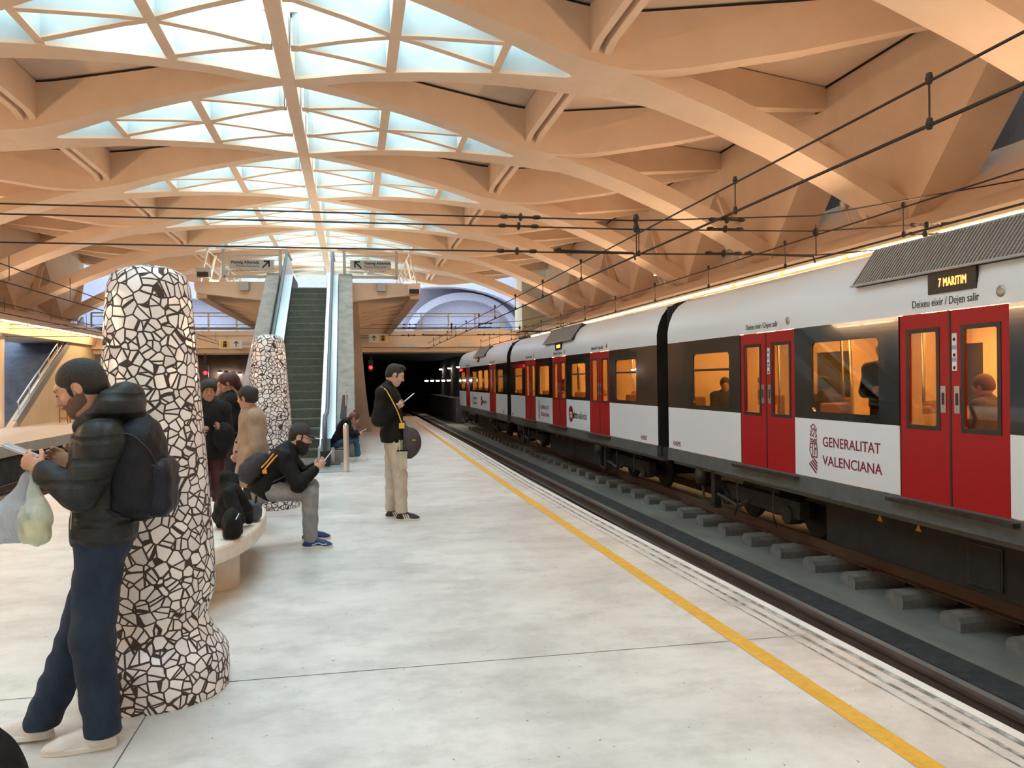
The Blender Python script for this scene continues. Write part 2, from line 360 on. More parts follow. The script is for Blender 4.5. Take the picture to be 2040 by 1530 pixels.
# ---------------------------------------------------------------- the vault
def resample(tab, us): return [lerp_tab(tab, u) for u in us]
SI = [(.14, .20), (.5, .36), (.9, .56), (1.6, .90), (2.4, 1.27), (3.2, 1.64), (4.2, 2.12), (5.0, 2.50), (5.22, 2.60), (5.3, 2.695)]
SR = [(.14, 0), (.75, 0), (1.1, .20), (1.6, .46), (3.2, 1.12), (5.0, 1.78), (5.8, 1.95), (6.4, 1.92), (7.2, 1.65), (9, 1.05), (12.1, .10)]
SO = [(5.3, 2.695), (6.15, 2.695), (6.3, 2.40), (6.7, 2.24), (9, 1.45), (12.1, .34)]
ZB = [(0, 7.80), (1.3, 7.765), (2.6, 7.66), (4.0, 7.475), (5.3, 7.23), (6.2, 7.12), (7.0, 7.10), (9, 7.30), (12.1, 7.78)]
ZT = [(0, 8.42), (1.6, 8.40), (5.3, 8.22), (9, 8.2), (12.1, 8.3)]
U1 = [.14, .3, .5, .75, .9, 1.1, 1.35, 1.6, 2.0, 2.4, 2.8, 3.2, 3.7, 4.2, 4.6, 5.0, 5.12, 5.22, 5.3]
U2 = [5.3, 5.6, 5.9, 6.15, 6.3, 6.5, 6.7, 7.2, 8, 9, 10, 11, 12.1]
def vault_bay(k):
    """everything of the vault hanging between mid bay k-1/2 and k+1/2, both sides"""
    b = MB(); sk = S0 + k*P
    for sg in (-1, 1):
        for d in (-1, 1):
            def Q(u, ds, z): return (SX+sg*u, sk+d*ds, z)
            for A, B_, us in ((SI, SR, U1), (SO, SR, U2)):
                for u0, u1 in zip(us, us[1:]):
                    a0, a1, r0, r1 = lerp_tab(A, u0), lerp_tab(A, u1), lerp_tab(B_, u0), lerp_tab(B_, u1)
                    z0, z1 = lerp_tab(ZB, u0), lerp_tab(ZB, u1); t0, t1 = lerp_tab(ZT, u0), lerp_tab(ZT, u1)
                    b.cur = 0
                    b.add([Q(u0, a0, z0), Q(u0, r0, z0), Q(u1, r1, z1), Q(u1, a1, z1)], [(0, 1, 2, 3)])
                    if A is SI:  # white reveal of the skylight
                        b.cur = 1; b.add([Q(u0, a0, z0+.07), Q(u1, a1, z1+.07), Q(u1, a1+.05, 9.15), Q(u0, a0+.05, 9.15)], [(0, 1, 2, 3)])
                        b.cur = 0; b.add([Q(u0, a0, z0), Q(u1, a1, z1), Q(u1, a1, z1+.07), Q(u0, a0, z0+.07)], [(0, 1, 2, 3)])
                    elif u0 >= 6.15:
                        b.cur = 0; b.add([Q(u0, a0, z0), Q(u1, a1, z1), Q(u1, a1, t1-.02), Q(u0, a0, t0-.02)], [(0, 1, 2, 3)])
                    if u0 >= .75:
                        b.cur = 0; b.add([Q(u0, r0, z0), Q(u1, r1, z1), Q(u1, r1, t1-.045), Q(u0, r0, t0-.045)], [(0, 1, 2, 3)])
                        b.cur = 2; b.add([Q(u0, r0, t0-.045), Q(u1, r1, t1-.045), Q(u1, r1, t1), Q(u0, r0, t0)], [(0, 1, 2, 3)])
                    # top cover of the rib keeps daylight out
                    b.cur = 3; b.add([Q(u0, a0, t0+.02), Q(u0, 0, t0+.02), Q(u1, 0, t1+.02), Q(u1, a1, t1+.02)], [(0, 1, 2, 3)])
            # pink triangular panel between arm and strut, reaching the wall head
            b.cur = 3; b.add([Q(6.1, 2.695, 8.12), Q(12.1, 2.695, 8.3), Q(12.1, .2, 8.3), Q(6.1, 2.1, 8.12)], [(0, 1, 2, 3)])
            b.cur = 2; b.add([Q(12.085, 2.695, 8.24), Q(12.085, .2, 8.24), Q(12.085, .2, 8.3), Q(12.085, 2.695, 8.3)], [(0, 1, 2, 3)])
        # end cap of the arms at the wall
        b.cur = 0; b.add([(SX+sg*12.1, sk-.34, 7.78), (SX+sg*12.1, sk+.34, 7.78), (SX+sg*12.1, sk+.34, 8.28), (SX+sg*12.1, sk-.34, 8.28)], [(0, 1, 2, 3)])
        # twin plates bridging the coffer
        for o in (-.13, .13):
            u = 5.62+o
            prof = [(-1.95, 8.2), (-1.95, 7.35), (-1.75, 7.42), (-1.5, 7.46), (1.5, 7.46), (1.75, 7.42), (1.95, 7.35), (1.95, 8.2)]
            b.cur = 0; b.prism([(SX+sg*(u-.07), sk+y, z) for y, z in prof], (sg*.14, 0, 0))
    return structure(b.build('ceiling', [M['roof'], M['white'], M['joint'], M['roofpanel']], smooth=35, fix=True))
for k in KS: vault_bay(k)
b = MB(); b.box((SX-.145, SB-2, 7.79), (SX+.145, 46.5, 8.6)); structure(b.build('ceiling_spine', M['roof'], bevel=.02))
# skylight lattices and panes
win_n = 0
def skylight(k, sg):
    global win_n
    win_n += 1; sk = S0+k*P; mid = sk+P/2
    b = MB(); us = [.16, .5, .9, 1.6, 2.4, 3.2, 4.2, 5.0, 5.3]
    lo = [(SX+sg*u, sk+lerp_tab(SI, u), 9.1) for u in us]; hi = [(SX+sg*u, sk+P-lerp_tab(SI, u), 9.1) for u in us]
    b.add(lo+hi[::-1], [tuple(range(len(us)*2))])
    pane = structure(b.build('window_%d' % win_n, M['skyglass'], fix=False)); pane['label'] = 'clear lens-shaped skylight pane over the white lattice'
    del pane['label']
    g = MB(); W = .15
    def bar(p, q, w=W):
        (u0, s0), (u1, s1) = p, q; n = max(1, int(abs(u1-u0)/.6)+1)
        d = Vector((sg*(u1-u0), s1-s0, 0)).normalized(); r = Vector((-d.y, d.x, 0))*w/2
        for i in range(n):
            ua, sa = u0+(u1-u0)*i/n, s0+(s1-s0)*i/n; ub, sb = u0+(u1-u0)*(i+1)/n, s0+(s1-s0)*(i+1)/n
            A = Vector((SX+sg*ua, sa, lerp_tab(ZB, ua)+.03)); B_ = Vector((SX+sg*ub, sb, lerp_tab(ZB, ub)+.03)); H = Vector((0, 0, .62))
            g.cur = 0; g.add([A-r, A+r, B_+r, B_-r], [(0, 1, 2, 3)])
            h0 = Vector((0, 0, .035))
            g.add([A-r, B_-r, B_-r+h0, A-r+h0], [(0, 1, 2, 3)]); g.add([A+r, B_+r, B_+r+h0, A+r+h0], [(0, 1, 2, 3)])
            g.cur = 1
            g.add([A-r+h0, B_-r+h0, B_-r*.6+H, A-r*.6+H] if False else [A-r+h0, B_-r+h0, B_-r+H, A-r+H], [(0, 1, 2, 3)]); g.add([A+r+h0, B_+r+h0, B_+r+H, A+r+H], [(0, 1, 2, 3)])
            g.add([A-r+H, A+r+H, B_+r+H, B_-r+H], [(0, 1, 2, 3)])
    f = lambda u: lerp_tab(SI, u)
    C = (2.04, mid); A_ = (.24, sk+1.70); B_ = (.24, sk+P-1.70)
    bar((2.04, sk+f(2.04)-.1), (2.04, sk+P-f(2.04)+.1), .20); bar((3.98, sk+f(3.98)-.1), (3.98, sk+P-f(3.98)+.1), .15)
    for p, q in ((A_, (2.04, sk+f(2.04)+.05)), (A_, C), (B_, C), (B_, (2.04, sk+P-f(2.04)-.05)), (C, (3.98, sk+f(3.98)+.1)), (C, (3.98, sk+P-f(3.98)-.1))): bar(p, q)
    for (u, s) in (A_, B_): bar((u, s-.14), (u, s+.14), .14)
    g.build('lattice', [M['roof'], M['white']], pane, fix=False)
for k in KS:
    for sg in (-1, 1): skylight(k, sg)
# struts from the vault down to the side walls
tn = 0
for k in range(-6, 6):
    mid = S0+k*P-P/2
    for sg in (-1, 1):
        tn += 1; b = MB(); prev = None
        rows = []
        for u, zb, hw, h in ((5.85, 7.20, .60, .3), (6.2, 7.125, .60, .34), (6.6, 7.035, .56, .38), (7.2, 6.86, .50, .42), (8.2, 6.52, .465, .45), (9.4, 6.03, .44, .45), (10.6, 5.47, .415, .45), (11.5, 5.0, .40, .45), (12.15, 4.64, .39, .45)):
            rows.append([(SX+sg*u, mid-hw, zb), (SX+sg*u, mid+hw, zb), (SX+sg*u, mid+hw*.86, zb+h), (SX+sg*u, mid-hw*.86, zb+h)])
        for r0, r1 in zip(rows, rows[1:]):
            b.add(r0+r1, [(0, 1, 5, 4), (1, 2, 6, 5), (2, 3, 7, 6), (3, 0, 4, 7)])
        b.add(rows[-1], [(0, 1, 2, 3)])
        structure(b.build('trim_%d' % tn, M['roof']))
# side walls: inverted V plates standing on the strut feet, with A shaped openings between
for sg, nm in ((-1, 'left'), (1, 'right')):
    b = MB(); X = SX+sg*UW
    for k in range(-6, 6):
        mid = S0+k*P-P/2; h = P/2
        poly = [(X, mid-h, 8.32), (X, mid+h, 8.32), (X, mid+h, 7.25), (X, mid+h-.12, 7.15), (X, mid+.36, 4.6), (X, mid-.36, 4.6), (X, mid-h+.12, 7.15), (X, mid-h, 7.25)]
        b.prism(poly, (sg*1.0, 0, 0))
        for e in (1,):   # proud fins along the opening edges
            b.beam((X-sg*.30, mid+e*.30, 4.75), (X-sg*.0, mid+e*(h-.35), 6.9), .14, .26, up=(sg, 0, .2))
    structure(b.build('wall_%s' % nm, M['roof']))
    # deep recess behind the openings
    b = MB(); X2 = SX+sg*13.9
    b.add([(X2, SB-2, 3.8), (X2, 46, 3.8), (X2-sg*.4, 46, 7.7), (X2-sg*.4, SB-2, 7.7)], [(0, 1, 2, 3)])
    b.add([(X, SB-2, 8.33), (X, 46, 8.33), (X2-sg*.1, 46, 8.33), (X2-sg*.1, SB-2, 8.33)], [(0, 1, 2, 3)])
    structure(b.build('recess_wall_%s' % nm, M['bluewall']))
    b = MB()  # ledge running under the strut feet, with a trough
    prof = [(12.0, 4.66), (12.35, 4.66), (13.7, 6.0), (13.95, 6.0), (13.95, 3.6), (11.6, 3.62), (11.55, 4.0), (10.95, 4.05), (10.86, 3.975), (10.78, 3.975), (10.78, 4.12)]
    y0, y1 = SB-2, 44
    b.prism([(SX+sg*u, y0, z) for u, z in prof], (0, y1-y0, 0))
    structure(b.build('ledge_%s' % nm, M['roof']))
    b = MB()  # lamp tubes beneath the ledge
    for i in range(26):
        y = SB+1+i*2.4
        b.tube([(SX+sg*10.99, y, 3.965), (SX+sg*10.99, y+2.1, 3.965)], .028, 8)
        if y > 40: break
    lt = b.build('lamp_strip', M['tube'], smooth=True)
    tag(lt, 'row of warm lamp tubes under the %s ledge' % nm, 'lamp')
b = MB(); b.box((SX+11.6, -20, -1.1), (SX+12.2, 46, 3.7)); structure(b.build('wall_right_lower', M['sidewall']))
# left lower wall: opening with the stair behind, solid below the stair line
b = MB(); XL = SX-11.6
b.box((XL-.5, -20, 0), (XL, 20, 3.7))
b.prism([(XL-.2, 34.2, 0), (XL-.2, 46, 0), (XL-.2, 46, 3.7), (XL-.2, 40.6, 3.7)], (-.25, 0, 0))
structure(b.build('wall_left_lower', M['sidewall']))
# left stair behind the wall opening
st = empty('staircase', (-13.2, 34.8, 0), 'wide dark blue staircase rising behind the left platform wall', 'staircase')
b = MB()
for i in range(27): b.box((-17.4, 34.8+i*.30, 0), (-13.1, 44.5, .001+(i+1)*.172)) if False else b.box((-17.4, 34.8+i*.30, i*.172), (-13.1, 35.12+i*.30, (i+1)*.172))
s_ = b.build('steps', noisy('dark_blue_steps', (.07, .08, .12), (.11, .12, .17), 3, .5)); 
b = MB(); b.beam((-13.05, 34.7, .12), (-13.05, 42.9, 4.85), .14, .34); sg_ = b.build('stringer', M['steel_dull'])
b = MB()
b.tube([(-13.05, 34.9, .95), (-13.05, 42.9, 5.55)], .03); b.tube([(-13.05, 34.9, .55), (-13.05, 42.9, 5.15)], .018)
for i in range(8): b.tube([(-13.05, 35+i*1.1, .2+i*.633), (-13.05, 35+i*1.1, 1.0+i*.633)], .022)
hr = b.build('handrail', M['steel']); adopt(st, [s_, sg_, hr])
b = MB()
b.lathe([(.16, 0), (.20, 3.3), (.24, 3.6)], (-13.35, 34.0, 0), 20); b.hexa([(-13.6, 33.7, 3.55), (-13.1, 33.7, 3.55), (-13.1, 34.3, 3.55), (-13.6, 34.3, 3.55)], [(-14, 33.4, 4.1), (-12.9, 33.4, 4.1), (-12.9, 34.6, 4.1), (-14, 34.6, 4.1)])
tag(b.build('column', M['roof'], smooth=40), 'slim pale column with flared head in front of the blue stair', 'column')
b = MB(); 
for i in range(3):
    x = -12.35+i*.42; b.tube([(x, 37.4, 0), (x, 37.4, 1.15), (x+.3, 37.4, 1.15), (x+.3, 37.4, 0)], .03, 6)
    for z in (.2, .55, .9): b.tube([(x, 37.4, z), (x+.3, 37.4, z)], .022, 6)
tag(b.build('barrier', mat('orange_paint', (.45, .13, .03), .5)), 'orange tubular barrier against the far left platform wall', 'barrier')
# back of the stair recess
b = MB(); b.box((-17.7, 20, 0), (-17.5, 46, 4.6)); b.box((-17.5, 44.6, 0), (-12, 44.8, 4.6)); structure(b.build('stair_recess_wall', M['bluewall']))
b = MB(); b.box((-17.6, 33, 4.2), (-13.95, 35.5, 4.4)); structure(b.build('stair_recess_ceiling', M['sidewall']))

# ---- cross gallery at the end of the hall, dark tunnels beneath
b = MB(); b.box((-16.5, 44.25, 4.15), (12, 47.5, 4.35)); b.box((-16.5, 44.0, 3.45), (12, 44.25, 4.35)); b.box((-16.5, 44.3, 3.2), (12, 47.5, 3.44))
structure(b.build('gallery_floor', M['roof']))
b = MB()
for x in (3.1, 6.3): b.prism([(x+.45*math.cos(PI*i/12), 43.9, 3.45+.20*math.sin(PI*i/12)) for i in range(13)], (0, .12, 0))
structure(b.build('gallery_niche', M['white']))
def railing(x0, x1, y, z, label, name='gallery_railing'):
    r = empty(name, (x0, y, z), label, 'railing')
    b = MB(); n = max(2, int((x1-x0)/1.3)); 
    for i in range(n+1): b.box((x0+(x1-x0)*i/n-.04, y-.03, z), (x0+(x1-x0)*i/n+.04, y+.03, z+.95)); b.mark()
    p_ = b.build_each('post', M['steel_dull']); b = MB()
    for h, rr in ((.95, .035), (.78, .02), (.18, .03), (.10, .03)): b.tube([(x0, y, z+h), (x1, y, z+h)], rr, 6); b.mark()
    adopt(r, p_+b.build_each('rail_bar', M['steel_dull']))
railing(-13.0, -4.5, 44.12, 4.35, 'steel railing of the far gallery left of the escalators')
railing(2.3, 8.3, 44.12, 4.35, 'steel railing of the far gallery right of the escalators')
# end wall of the hall with an arched relief
M['lav'] = noisy('pale_end_wall_tiles', (.30, .27, .36), (.34, .31, .40), 5, .7)
b = MB(); b.box((-18, 55, 3.5), (15, 55.3, 11)); b.box((-18.3, 44, 3.5), (-18, 55, 11)); b.box((12.9, 44, 3.3), (13.2, 55.3, 11)); structure(b.build('wall_end', M['lav']))
b = MB(); b.box((-18, 44.0, 8.35), (-2.4, 47.4, 8.6)); b.box((0, 44.0, 8.35), (15, 47.4, 8.6)); b.box((-18, 46.6, 8.35), (15, 47.4, 8.6))
structure(b.build('ceiling_end', M['roofpanel']))
b = MB(); b.add([(-18, 47.4, 8.7), (13, 47.4, 8.7), (13, 55, 8.7), (-18, 55, 8.7)], [(0, 1, 2, 3)]); structure(b.build('window_%d' % (win_n+1), M['skyglass'], fix=False))  # unseen roof opening, added so daylight reaches the end wall
def arch(cx, cz, rx, rz, th, y, dep, n=28):
    b = MB(); pts = []
    for i in range(n+1):
        a = PI*i/n; pts.append((math.cos(a), math.sin(a)))
    for (a0, a1), (c0, c1) in zip(pts, pts[1:]):
        b.hexa([(cx+rx*a0, y, cz+rz*a1), (cx+rx*c0, y, cz+rz*c1), (cx+rx*c0, y+dep, cz+rz*c1), (cx+rx*a0, y+dep, cz+rz*a1)],
               [(cx+(rx+th)*a0, y, cz+(rz+th)*a1), (cx+(rx+th)*c0, y, cz+(rz+th)*c1), (cx+(rx+th)*c0, y+dep, cz+(rz+th)*c1), (cx+(rx+th)*a0, y+dep, cz+(rz+th)*a1)])
    return b
structure(arch(7.6, 4.2, 3.6, 2.9, .5, 54.2, .8).build('end_arch', M['lav'])); structure(arch(6.2, 4.2, 6.4, 3.7, .5, 53.4, 1.6).build('end_arch', M['lav']))
structure(arch(-10.5, 4.2, 4.5, 2.9, .5, 54.2, .8).build('end_arch', M['lav']))
b = MB(); b.box((-18, 47.5, 3.5), (15, 55, 4.35)); structure(b.build('end_floor', M['floor']))
# tunnels
b = MB()
b.box((8.9, 46, -1.1), (9.2, 92, 3.5)); b.box((-18, 47, 3.2), (9.2, 92, 3.5)); b.box((-18, 91.7, -1.1), (9.2, 92, 3.5)); b.box((-17.6, 46, -1.1), (-17.3, 92, 3.5))
for y in (50, 58, 66, 74): b.box((8.6, y, -1.1), (8.95, y+.5, 3.3)); 
b.box((7.9, 48, -1.1), (8.9, 90, -.1)); b.box((7.05, 46.3, -1.1), (7.4, 72, 3.3)); b.box((6.3, 49, -1.1), (7.05, 72, .45))
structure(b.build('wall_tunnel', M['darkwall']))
M['brownwall'] = noisy('brown_tunnel_mouth', (.10, .065, .05), (.15, .10, .08), 2, .9)
b = MB(); b.box((-9.7, 47.6, -1.1), (-5.0, 48.0, 3.25)); b.box((-3.6, 40.5, -1.1), (-2.6, 46, 3.3)); structure(b.build('wall_back', M['brownwall']))
M['whitelamp'] = mat('cold_lamp', (1, 1, 1), .4, emis=(1, .93, .85), es=30)
def sconce(p, d, group, label, cone=True, power=6):
    r = empty('wall_lamp', p, label, 'lamp', group)
    b = MB(); b.box((-.10, -.10, -.02), (.10, .10, .10)); h = b.build('housing', M['black'], r)
    b = MB(); b.lathe([(.0, -.09), (.09, -.08), (.11, -.02), (.0, -.019)], (0, 0, 0), 12); l = b.build('bulb', M['whitelamp'], r, smooth=True)
    ld = bpy.data.lights.new('wall_lamp_light', 'SPOT'); ld.energy = power; ld.color = (1, .82, .62); ld.spot_size = math.radians(70); ld.spot_blend = .6; ld.shadow_soft_size = .05
    lo = bpy.data.objects.new('wall_lamp_light', ld); col.objects.link(lo); lo.location = (0, 0, -.08); lo.parent = r; lo.rotation_euler = (0, math.radians(-10 if d > 0 else 10) if cone else 0, 0)
for i, y in enumerate((46.8, 52.5, 57.3, 62.9)): sconce((6.9, y, 2.5), -1, 'lamps along the tunnel wall', 'small white lamp washing down the right tunnel wall', power=260)
for i in range(5): sconce((4.35+.33*i, 47.4+.0*i, 1.62), -1, 'low lamps deep in the tunnel', 'tiny white lamp low in the dark tunnel, in a row of five', power=8)
for i in range(4): sconce((-7.3+i*.36, 47.3, 2.25-.04*i), 1, 'lamps in the left tunnel mouth', 'small white lamp glowing in the left tunnel mouth', power=30)
M['redlamp'] = mat('red_signal', (1, .05, .1), .4, emis=(1, .01, .02), es=4)
def signal(p, label):
    r = empty('rail_signal', p, label, 'signal'); b = MB(); b.box((-.14, 0, -.35), (.14, .16, .3)); b.tube([(0, .08, .3), (0, .08, .9)], .03); b.build('housing', M['black'], r)
    b = MB(); b.lathe([(0, -.03), (.09, -.02), (.10, 0)], (0, 0, -.12), 14, 'y'); b.build('red_lamp', M['redlamp'], r, smooth=True)
signal((1.05, 45.6, 2.5), 'red tunnel signal right of the escalator'); signal((-7.48, 43.8, 2.28), 'red tunnel signal seen left of the second mosaic pillar')
r = empty('speed_sign', (6.85, 45.9, 2.0), 'round speed sign on the tunnel wall beside the train tail', 'sign')
b = MB(); b.lathe([(0, 0), (.28, 0), (.28, .03), (0, .03)], (0, 0, 0), 24, 'y'); b.build('disc', mat('dim_sign', (.25, .12, .12), .5), r)
b = MB(); b.box((-.22, .0, -.8), (.22, .03, -.38)); b.box((-.03, .03, -3.0), (.03, .06, .3)); b.build('plate', mat('dim_plate', (.25, .24, .22), .5), r)

# ---- mezzanine deck
MX0, MX1, MY0, MY1, MZ = -4.45, 2.10, 24.5, 44.0, 4.56
b = MB(); b.box((MX0, 26.4, MZ-.22), (MX1, MY1, MZ)); b.box((MX0, MY0+.2, MZ-.22), (-2.05, 26.4, MZ)); b.box((-.32, MY0+.2, MZ-.22), (MX1, 26.4, MZ))
structure(b.build('mezzanine_floor', M['roof']))
b = MB(); cx = (MX0+MX1)/2
def mrib(y, th, front=False):
    for s_, x1, xi in ((-1, MX0, -2.05), (1, MX1, -.32)):
        poly = [(x1, y, MZ+.02 if front else MZ-.2), (x1+(-.0), y, 4.36), (x1-s_*.06, y, 4.24), (xi, y, 3.98), (xi, y, MZ+.02 if front else MZ-.2)]
        b.prism(poly, (0, th, 0))
mrib(MY0, .30, True)
structure(b.build('mezzanine_beam', M['roof'])); 
b = MB(); y = 26.2
while y < 43.6: 
    b.prism([(MX0+.1, y, 4.34), (MX0+.1, y, 4.20), (-2.4, y, 3.74), (.0, y, 3.74), (MX1-.1, y, 4.20), (MX1-.1, y, 4.34)], (0, .22, 0)); y += 1.7
structure(b.build('mezzanine_ribs', M['roof']))
b = MB(); 
for x in (MX0, MX1-.3): b.box((x, MY0+.3, 4.12), (x+.3, MY1, MZ+.02))
structure(b.build('mezzanine_edge_beam', M['roof']))
# little junction boxes and cameras on the deck front
for x, z, lab in ((-3.05, 4.44, 'left half'), (.92, 4.44, 'right half')):
    b = MB(); b.box((x-.13, 24.36, z-.13), (x+.13, 24.5, z+.13)); tag(b.build('junction_box', M['steel_dull'], bevel=.01), 'small grey box on the front beam of the mezzanine, on its '+lab, 'box')
for x, z, lab in ((1.88, 4.33, 'under the right corner of the mezzanine'), (-4.15, 4.78, 'on the left corner of the mezzanine')):
    r = empty('floodlight', (x, 24.3, z), 'boxy floodlight '+lab, 'lamp')
    b = MB(); b.box((-.19, -.16, -.12), (.19, .1, .16)); b.build('housing', M['roof'] if x > 0 else M['steel_dull'], r, bevel=.01)
    b = MB(); b.box((-.15, -.17, -.11), (.15, -.15, .03)); b.build('front_glass', M['black'], r)
# railings with sign boards
def sign_panel(x0, x1, z0, z1, arrow_left, label):
    y = 24.42; r = empty('sign_railing', (x0, y, MZ), label, 'railing'); r['label'] = label
    objs = []
    b = MB()
    for x in (x0, x1): b.box((x-.045, y-.03, z0), (x+.045, y+.04, z1+.06))
    b.box((x0, y-.03, z0+.02), (x1, y+.04, z0+.10)); b.box((x0, y-.02, z1-.11), (x1, y+.03, z1-.07)); objs.append(b.build('frame', M['steel_dull'], bevel=.008))
    b = MB(); b.tube([(x0-.2, y-.06, z1+.08), (x1+.2, y-.06, z1+.08)] if arrow_left else [(x0-.2, y-.06, z1+.08), (x1+.2, y-.06, z1+.08)], .026, 8)
    b.tube([(x0+.15, y-.06, z0+.2), (x1-.15, y-.06, z0+.2)], .015, 6); objs.append(b.build('handrail', M['steel'], smooth=True))
    b = MB(); b.box((x0+.05, y, z0+.1), (x1-.05, y+.012, z1-.11)); objs.append(b.build('glass', M['glass']))
    adopt(r, objs)
    # the board itself
    bx0, bx1 = (x0+.17, x1-.17); bz0, bz1 = z0+.27, z1-.24
    s = empty('direction_sign', (bx0, y-.09, bz0), ('right' if arrow_left else 'left')+' grey board reading Passeig Albereda with an arrow pointing up '+('left' if arrow_left else 'right'), 'sign')
    b = MB(); b.box((bx0, y-.115, bz0), (bx1, y-.095, bz1)); board = b.build('board', mat('sign_grey', (.42, .43, .44), .5))
    ty = y-.118; tx = bx0+.42 if arrow_left else bx1-.42; al = 'LEFT' if arrow_left else 'RIGHT'
    K = mat('sign_ink', (.015, .015, .02), .6); G = mat('sign_ink_soft', (.10, .10, .11), .6)
    t1 = text_mesh('writing', 'Passeig Albereda', .115, K, (tx, ty, bz1-.12), (1, 0, 0), (0, 0, 1), bold=.003, align=al)
    t2 = text_mesh('writing', 'Paseo Alameda', .105, G, (tx, ty, bz1-.225), (1, 0, 0), (0, 0, 1), align=al)
    t3 = text_mesh('writing', 'Jardins de Vivers', .095, G, (tx, ty, bz1-.345), (1, 0, 0), (0, 0, 1), align=al)
    b = MB(); ax = bx0+.23 if arrow_left else bx1-.23; az = (bz0+bz1)/2; sgn = -1 if arrow_left else 1
    b.beam((ax-sgn*.10, ty, az-.10), (ax+sgn*.07, ty, az+.07), .04, .006, up=(0, 1, 0)) if False else None
    def strip(p, q, w):
        p = Vector((p[0], ty, p[1])); q = Vector((q[0], ty, q[1])); d = (q-p).normalized(); n = Vector((-d.z, 0, d.x))*w/2
        b.add([p-n, q-n, q+n, p+n], [(0, 1, 2, 3)])
    strip((ax-sgn*.10, az-.10), (ax+sgn*.08, az+.08), .045); strip((ax-sgn*.06, az+.09), (ax+sgn*.112, az+.09), .045); strip((ax+sgn*.09, az-.08), (ax+sgn*.09, az+.11), .045)
    ar = b.build('arrow', K, fix=False)
    adopt(s, [board, t1, t2, t3, ar])
sign_panel(-3.62, -2.02, 4.66, 5.45, False, 'steel framed glass railing carrying the left direction board')
sign_panel(-.17, 1.38, 4.68, 5.47, True, 'steel framed glass railing carrying the right direction board')
def side_rail(x, sgn, label):
    r = empty('deck_railing', (x, 24.6, MZ), label, 'railing'); b = MB()
    for i in range(14):
        y = 24.6+i*1.4; b.beam((x, y, MZ), (x-sgn*.22, y, MZ+1.0), .05, .09, up=(0, 1, 0)); b.mark()
    p = b.build_each('post', mat('white_rail_paint', (.75, .70, .64), .5)); b = MB()
    for h in (.95, .6, .3): b.tube([(x-sgn*.22*h, 24.5, MZ+h), (x-sgn*.22*h, 43.5, MZ+h)], .018, 6); b.mark()
    adopt(r, p+b.build_each('rail_bar', M['steel']))
side_rail(MX0+.15, -1, 'white posted railing down the left side of the mezzanine'); side_rail(MX1-.1, 1, 'white posted railing down the right side of the mezzanine')
# floor lamps of the deck (bright uplights)
for x, n in ((MX0+.45, 'left'), (MX1-.35, 'right')):
    b = MB(); b.lathe([(0, 0), (.10, 0), (.13, .12), (0, .13)], (x, 25.1, MZ), 14)
    tag(b.build('uplight', mat('uplight_glow', (1, .9, .8), .4, emis=(1, .75, .5), es=25), smooth=40), 'small glowing uplight on the %s corner of the mezzanine' % n, 'lamp')
# hanging pictogram signs
def picto(x0, x1, y, z, left_yellow, label):
    s = empty('platform_sign', (x0, y, z), label, 'sign'); b = MB(); b.box((x0, y, z), (x1, y+.05, z+.27)); o1 = b.build('board', mat('sign_white', (.72, .70, .64), .5))
    yc = x0+.16 if left_yellow else x1-.16; ac = x1-.17 if left_yellow else x0+.17
    b = MB(); b.box((yc-.12, y-.005, z+.03), (yc+.12, y, z+.24)); o2 = b.build('yellow_field', mat('sign_yellow', (.75, .42, .04), .5))
    b = MB(); b.box((yc-.05, y-.012, z+.05), (yc+.05, y-.004, z+.14)); b.box((yc-.05, y-.012, z+.155), (yc+.05, y-.004, z+.20)); b.box((yc-.02, y-.012, z+.205), (yc+.04, y-.004, z+.225))
    b.box((ac-.012, y-.01, z+.05), (ac+.012, y-.003, z+.2)); b.prism([(ac-.06, y-.01, z+.14), (ac-.075, y-.01, z+.155), (ac, y-.01, z+.225), (ac+.075, y-.01, z+.155), (ac+.06, y-.01, z+.14), (ac, y-.01, z+.195)], (0, .007, 0))
    o3 = b.build('pictograms', M['black'])
    b = MB(); b.tube([(x1 if left_yellow else x0, y+.02, z+.15), ((x1+.4) if left_yellow else (x0-.4), y+.02, z+.15)], .03); o4 = b.build('arm', M['steel_dull'])
    adopt(s, [o1, o2, o3, o4])
picto(.55, 1.16, 26.0, 2.85, False, 'small hanging sign with an up arrow, right of the escalator')
picto(-3.80, -3.16, 24.6, 2.62, True, 'small hanging sign with an up arrow, left of the escalator behind the second pillar')

# ---- escalator
EX0, EX1, EY0, T30 = -1.69, -.69, 17.05, math.tan(math.radians(30))
ETOP = EY0 + MZ/T30
es_ = empty('escalator', (EX0, EY0, 0), 'grey stepped escalator rising to the mezzanine between pale metal sides', 'escalator')
b = MB(); n = int(MZ/.2); 
for i in range(n):
    y = EY0+i*.2/T30; z = i*.2
    b.cur = 0; b.box((EX0, y, z-.25), (EX1, y+.2/T30+.02, z+.2)); b.cur = 1; b.box((EX0, y-.008, z+.17), (EX1, y+.03, z+.203))
e1 = b.build('steps', [M['step'], noisy('step_edge', (.14, .15, .12), (.2, .21, .17), 9, .5)])
b = MB(); b.box((EX0-.1, 14.4, .002), (EX1+.5, 15.6, .012)); b.cur = 1; b.box((EX0, 15.6, .002), (EX1+.45, 17.1, .03))
e2 = b.build('landing_plate', [M['steel_dull'], noisy('landing_mat', (.10, .08, .06), (.16, .13, .10), 30, .8)])
parts = [e1, e2]
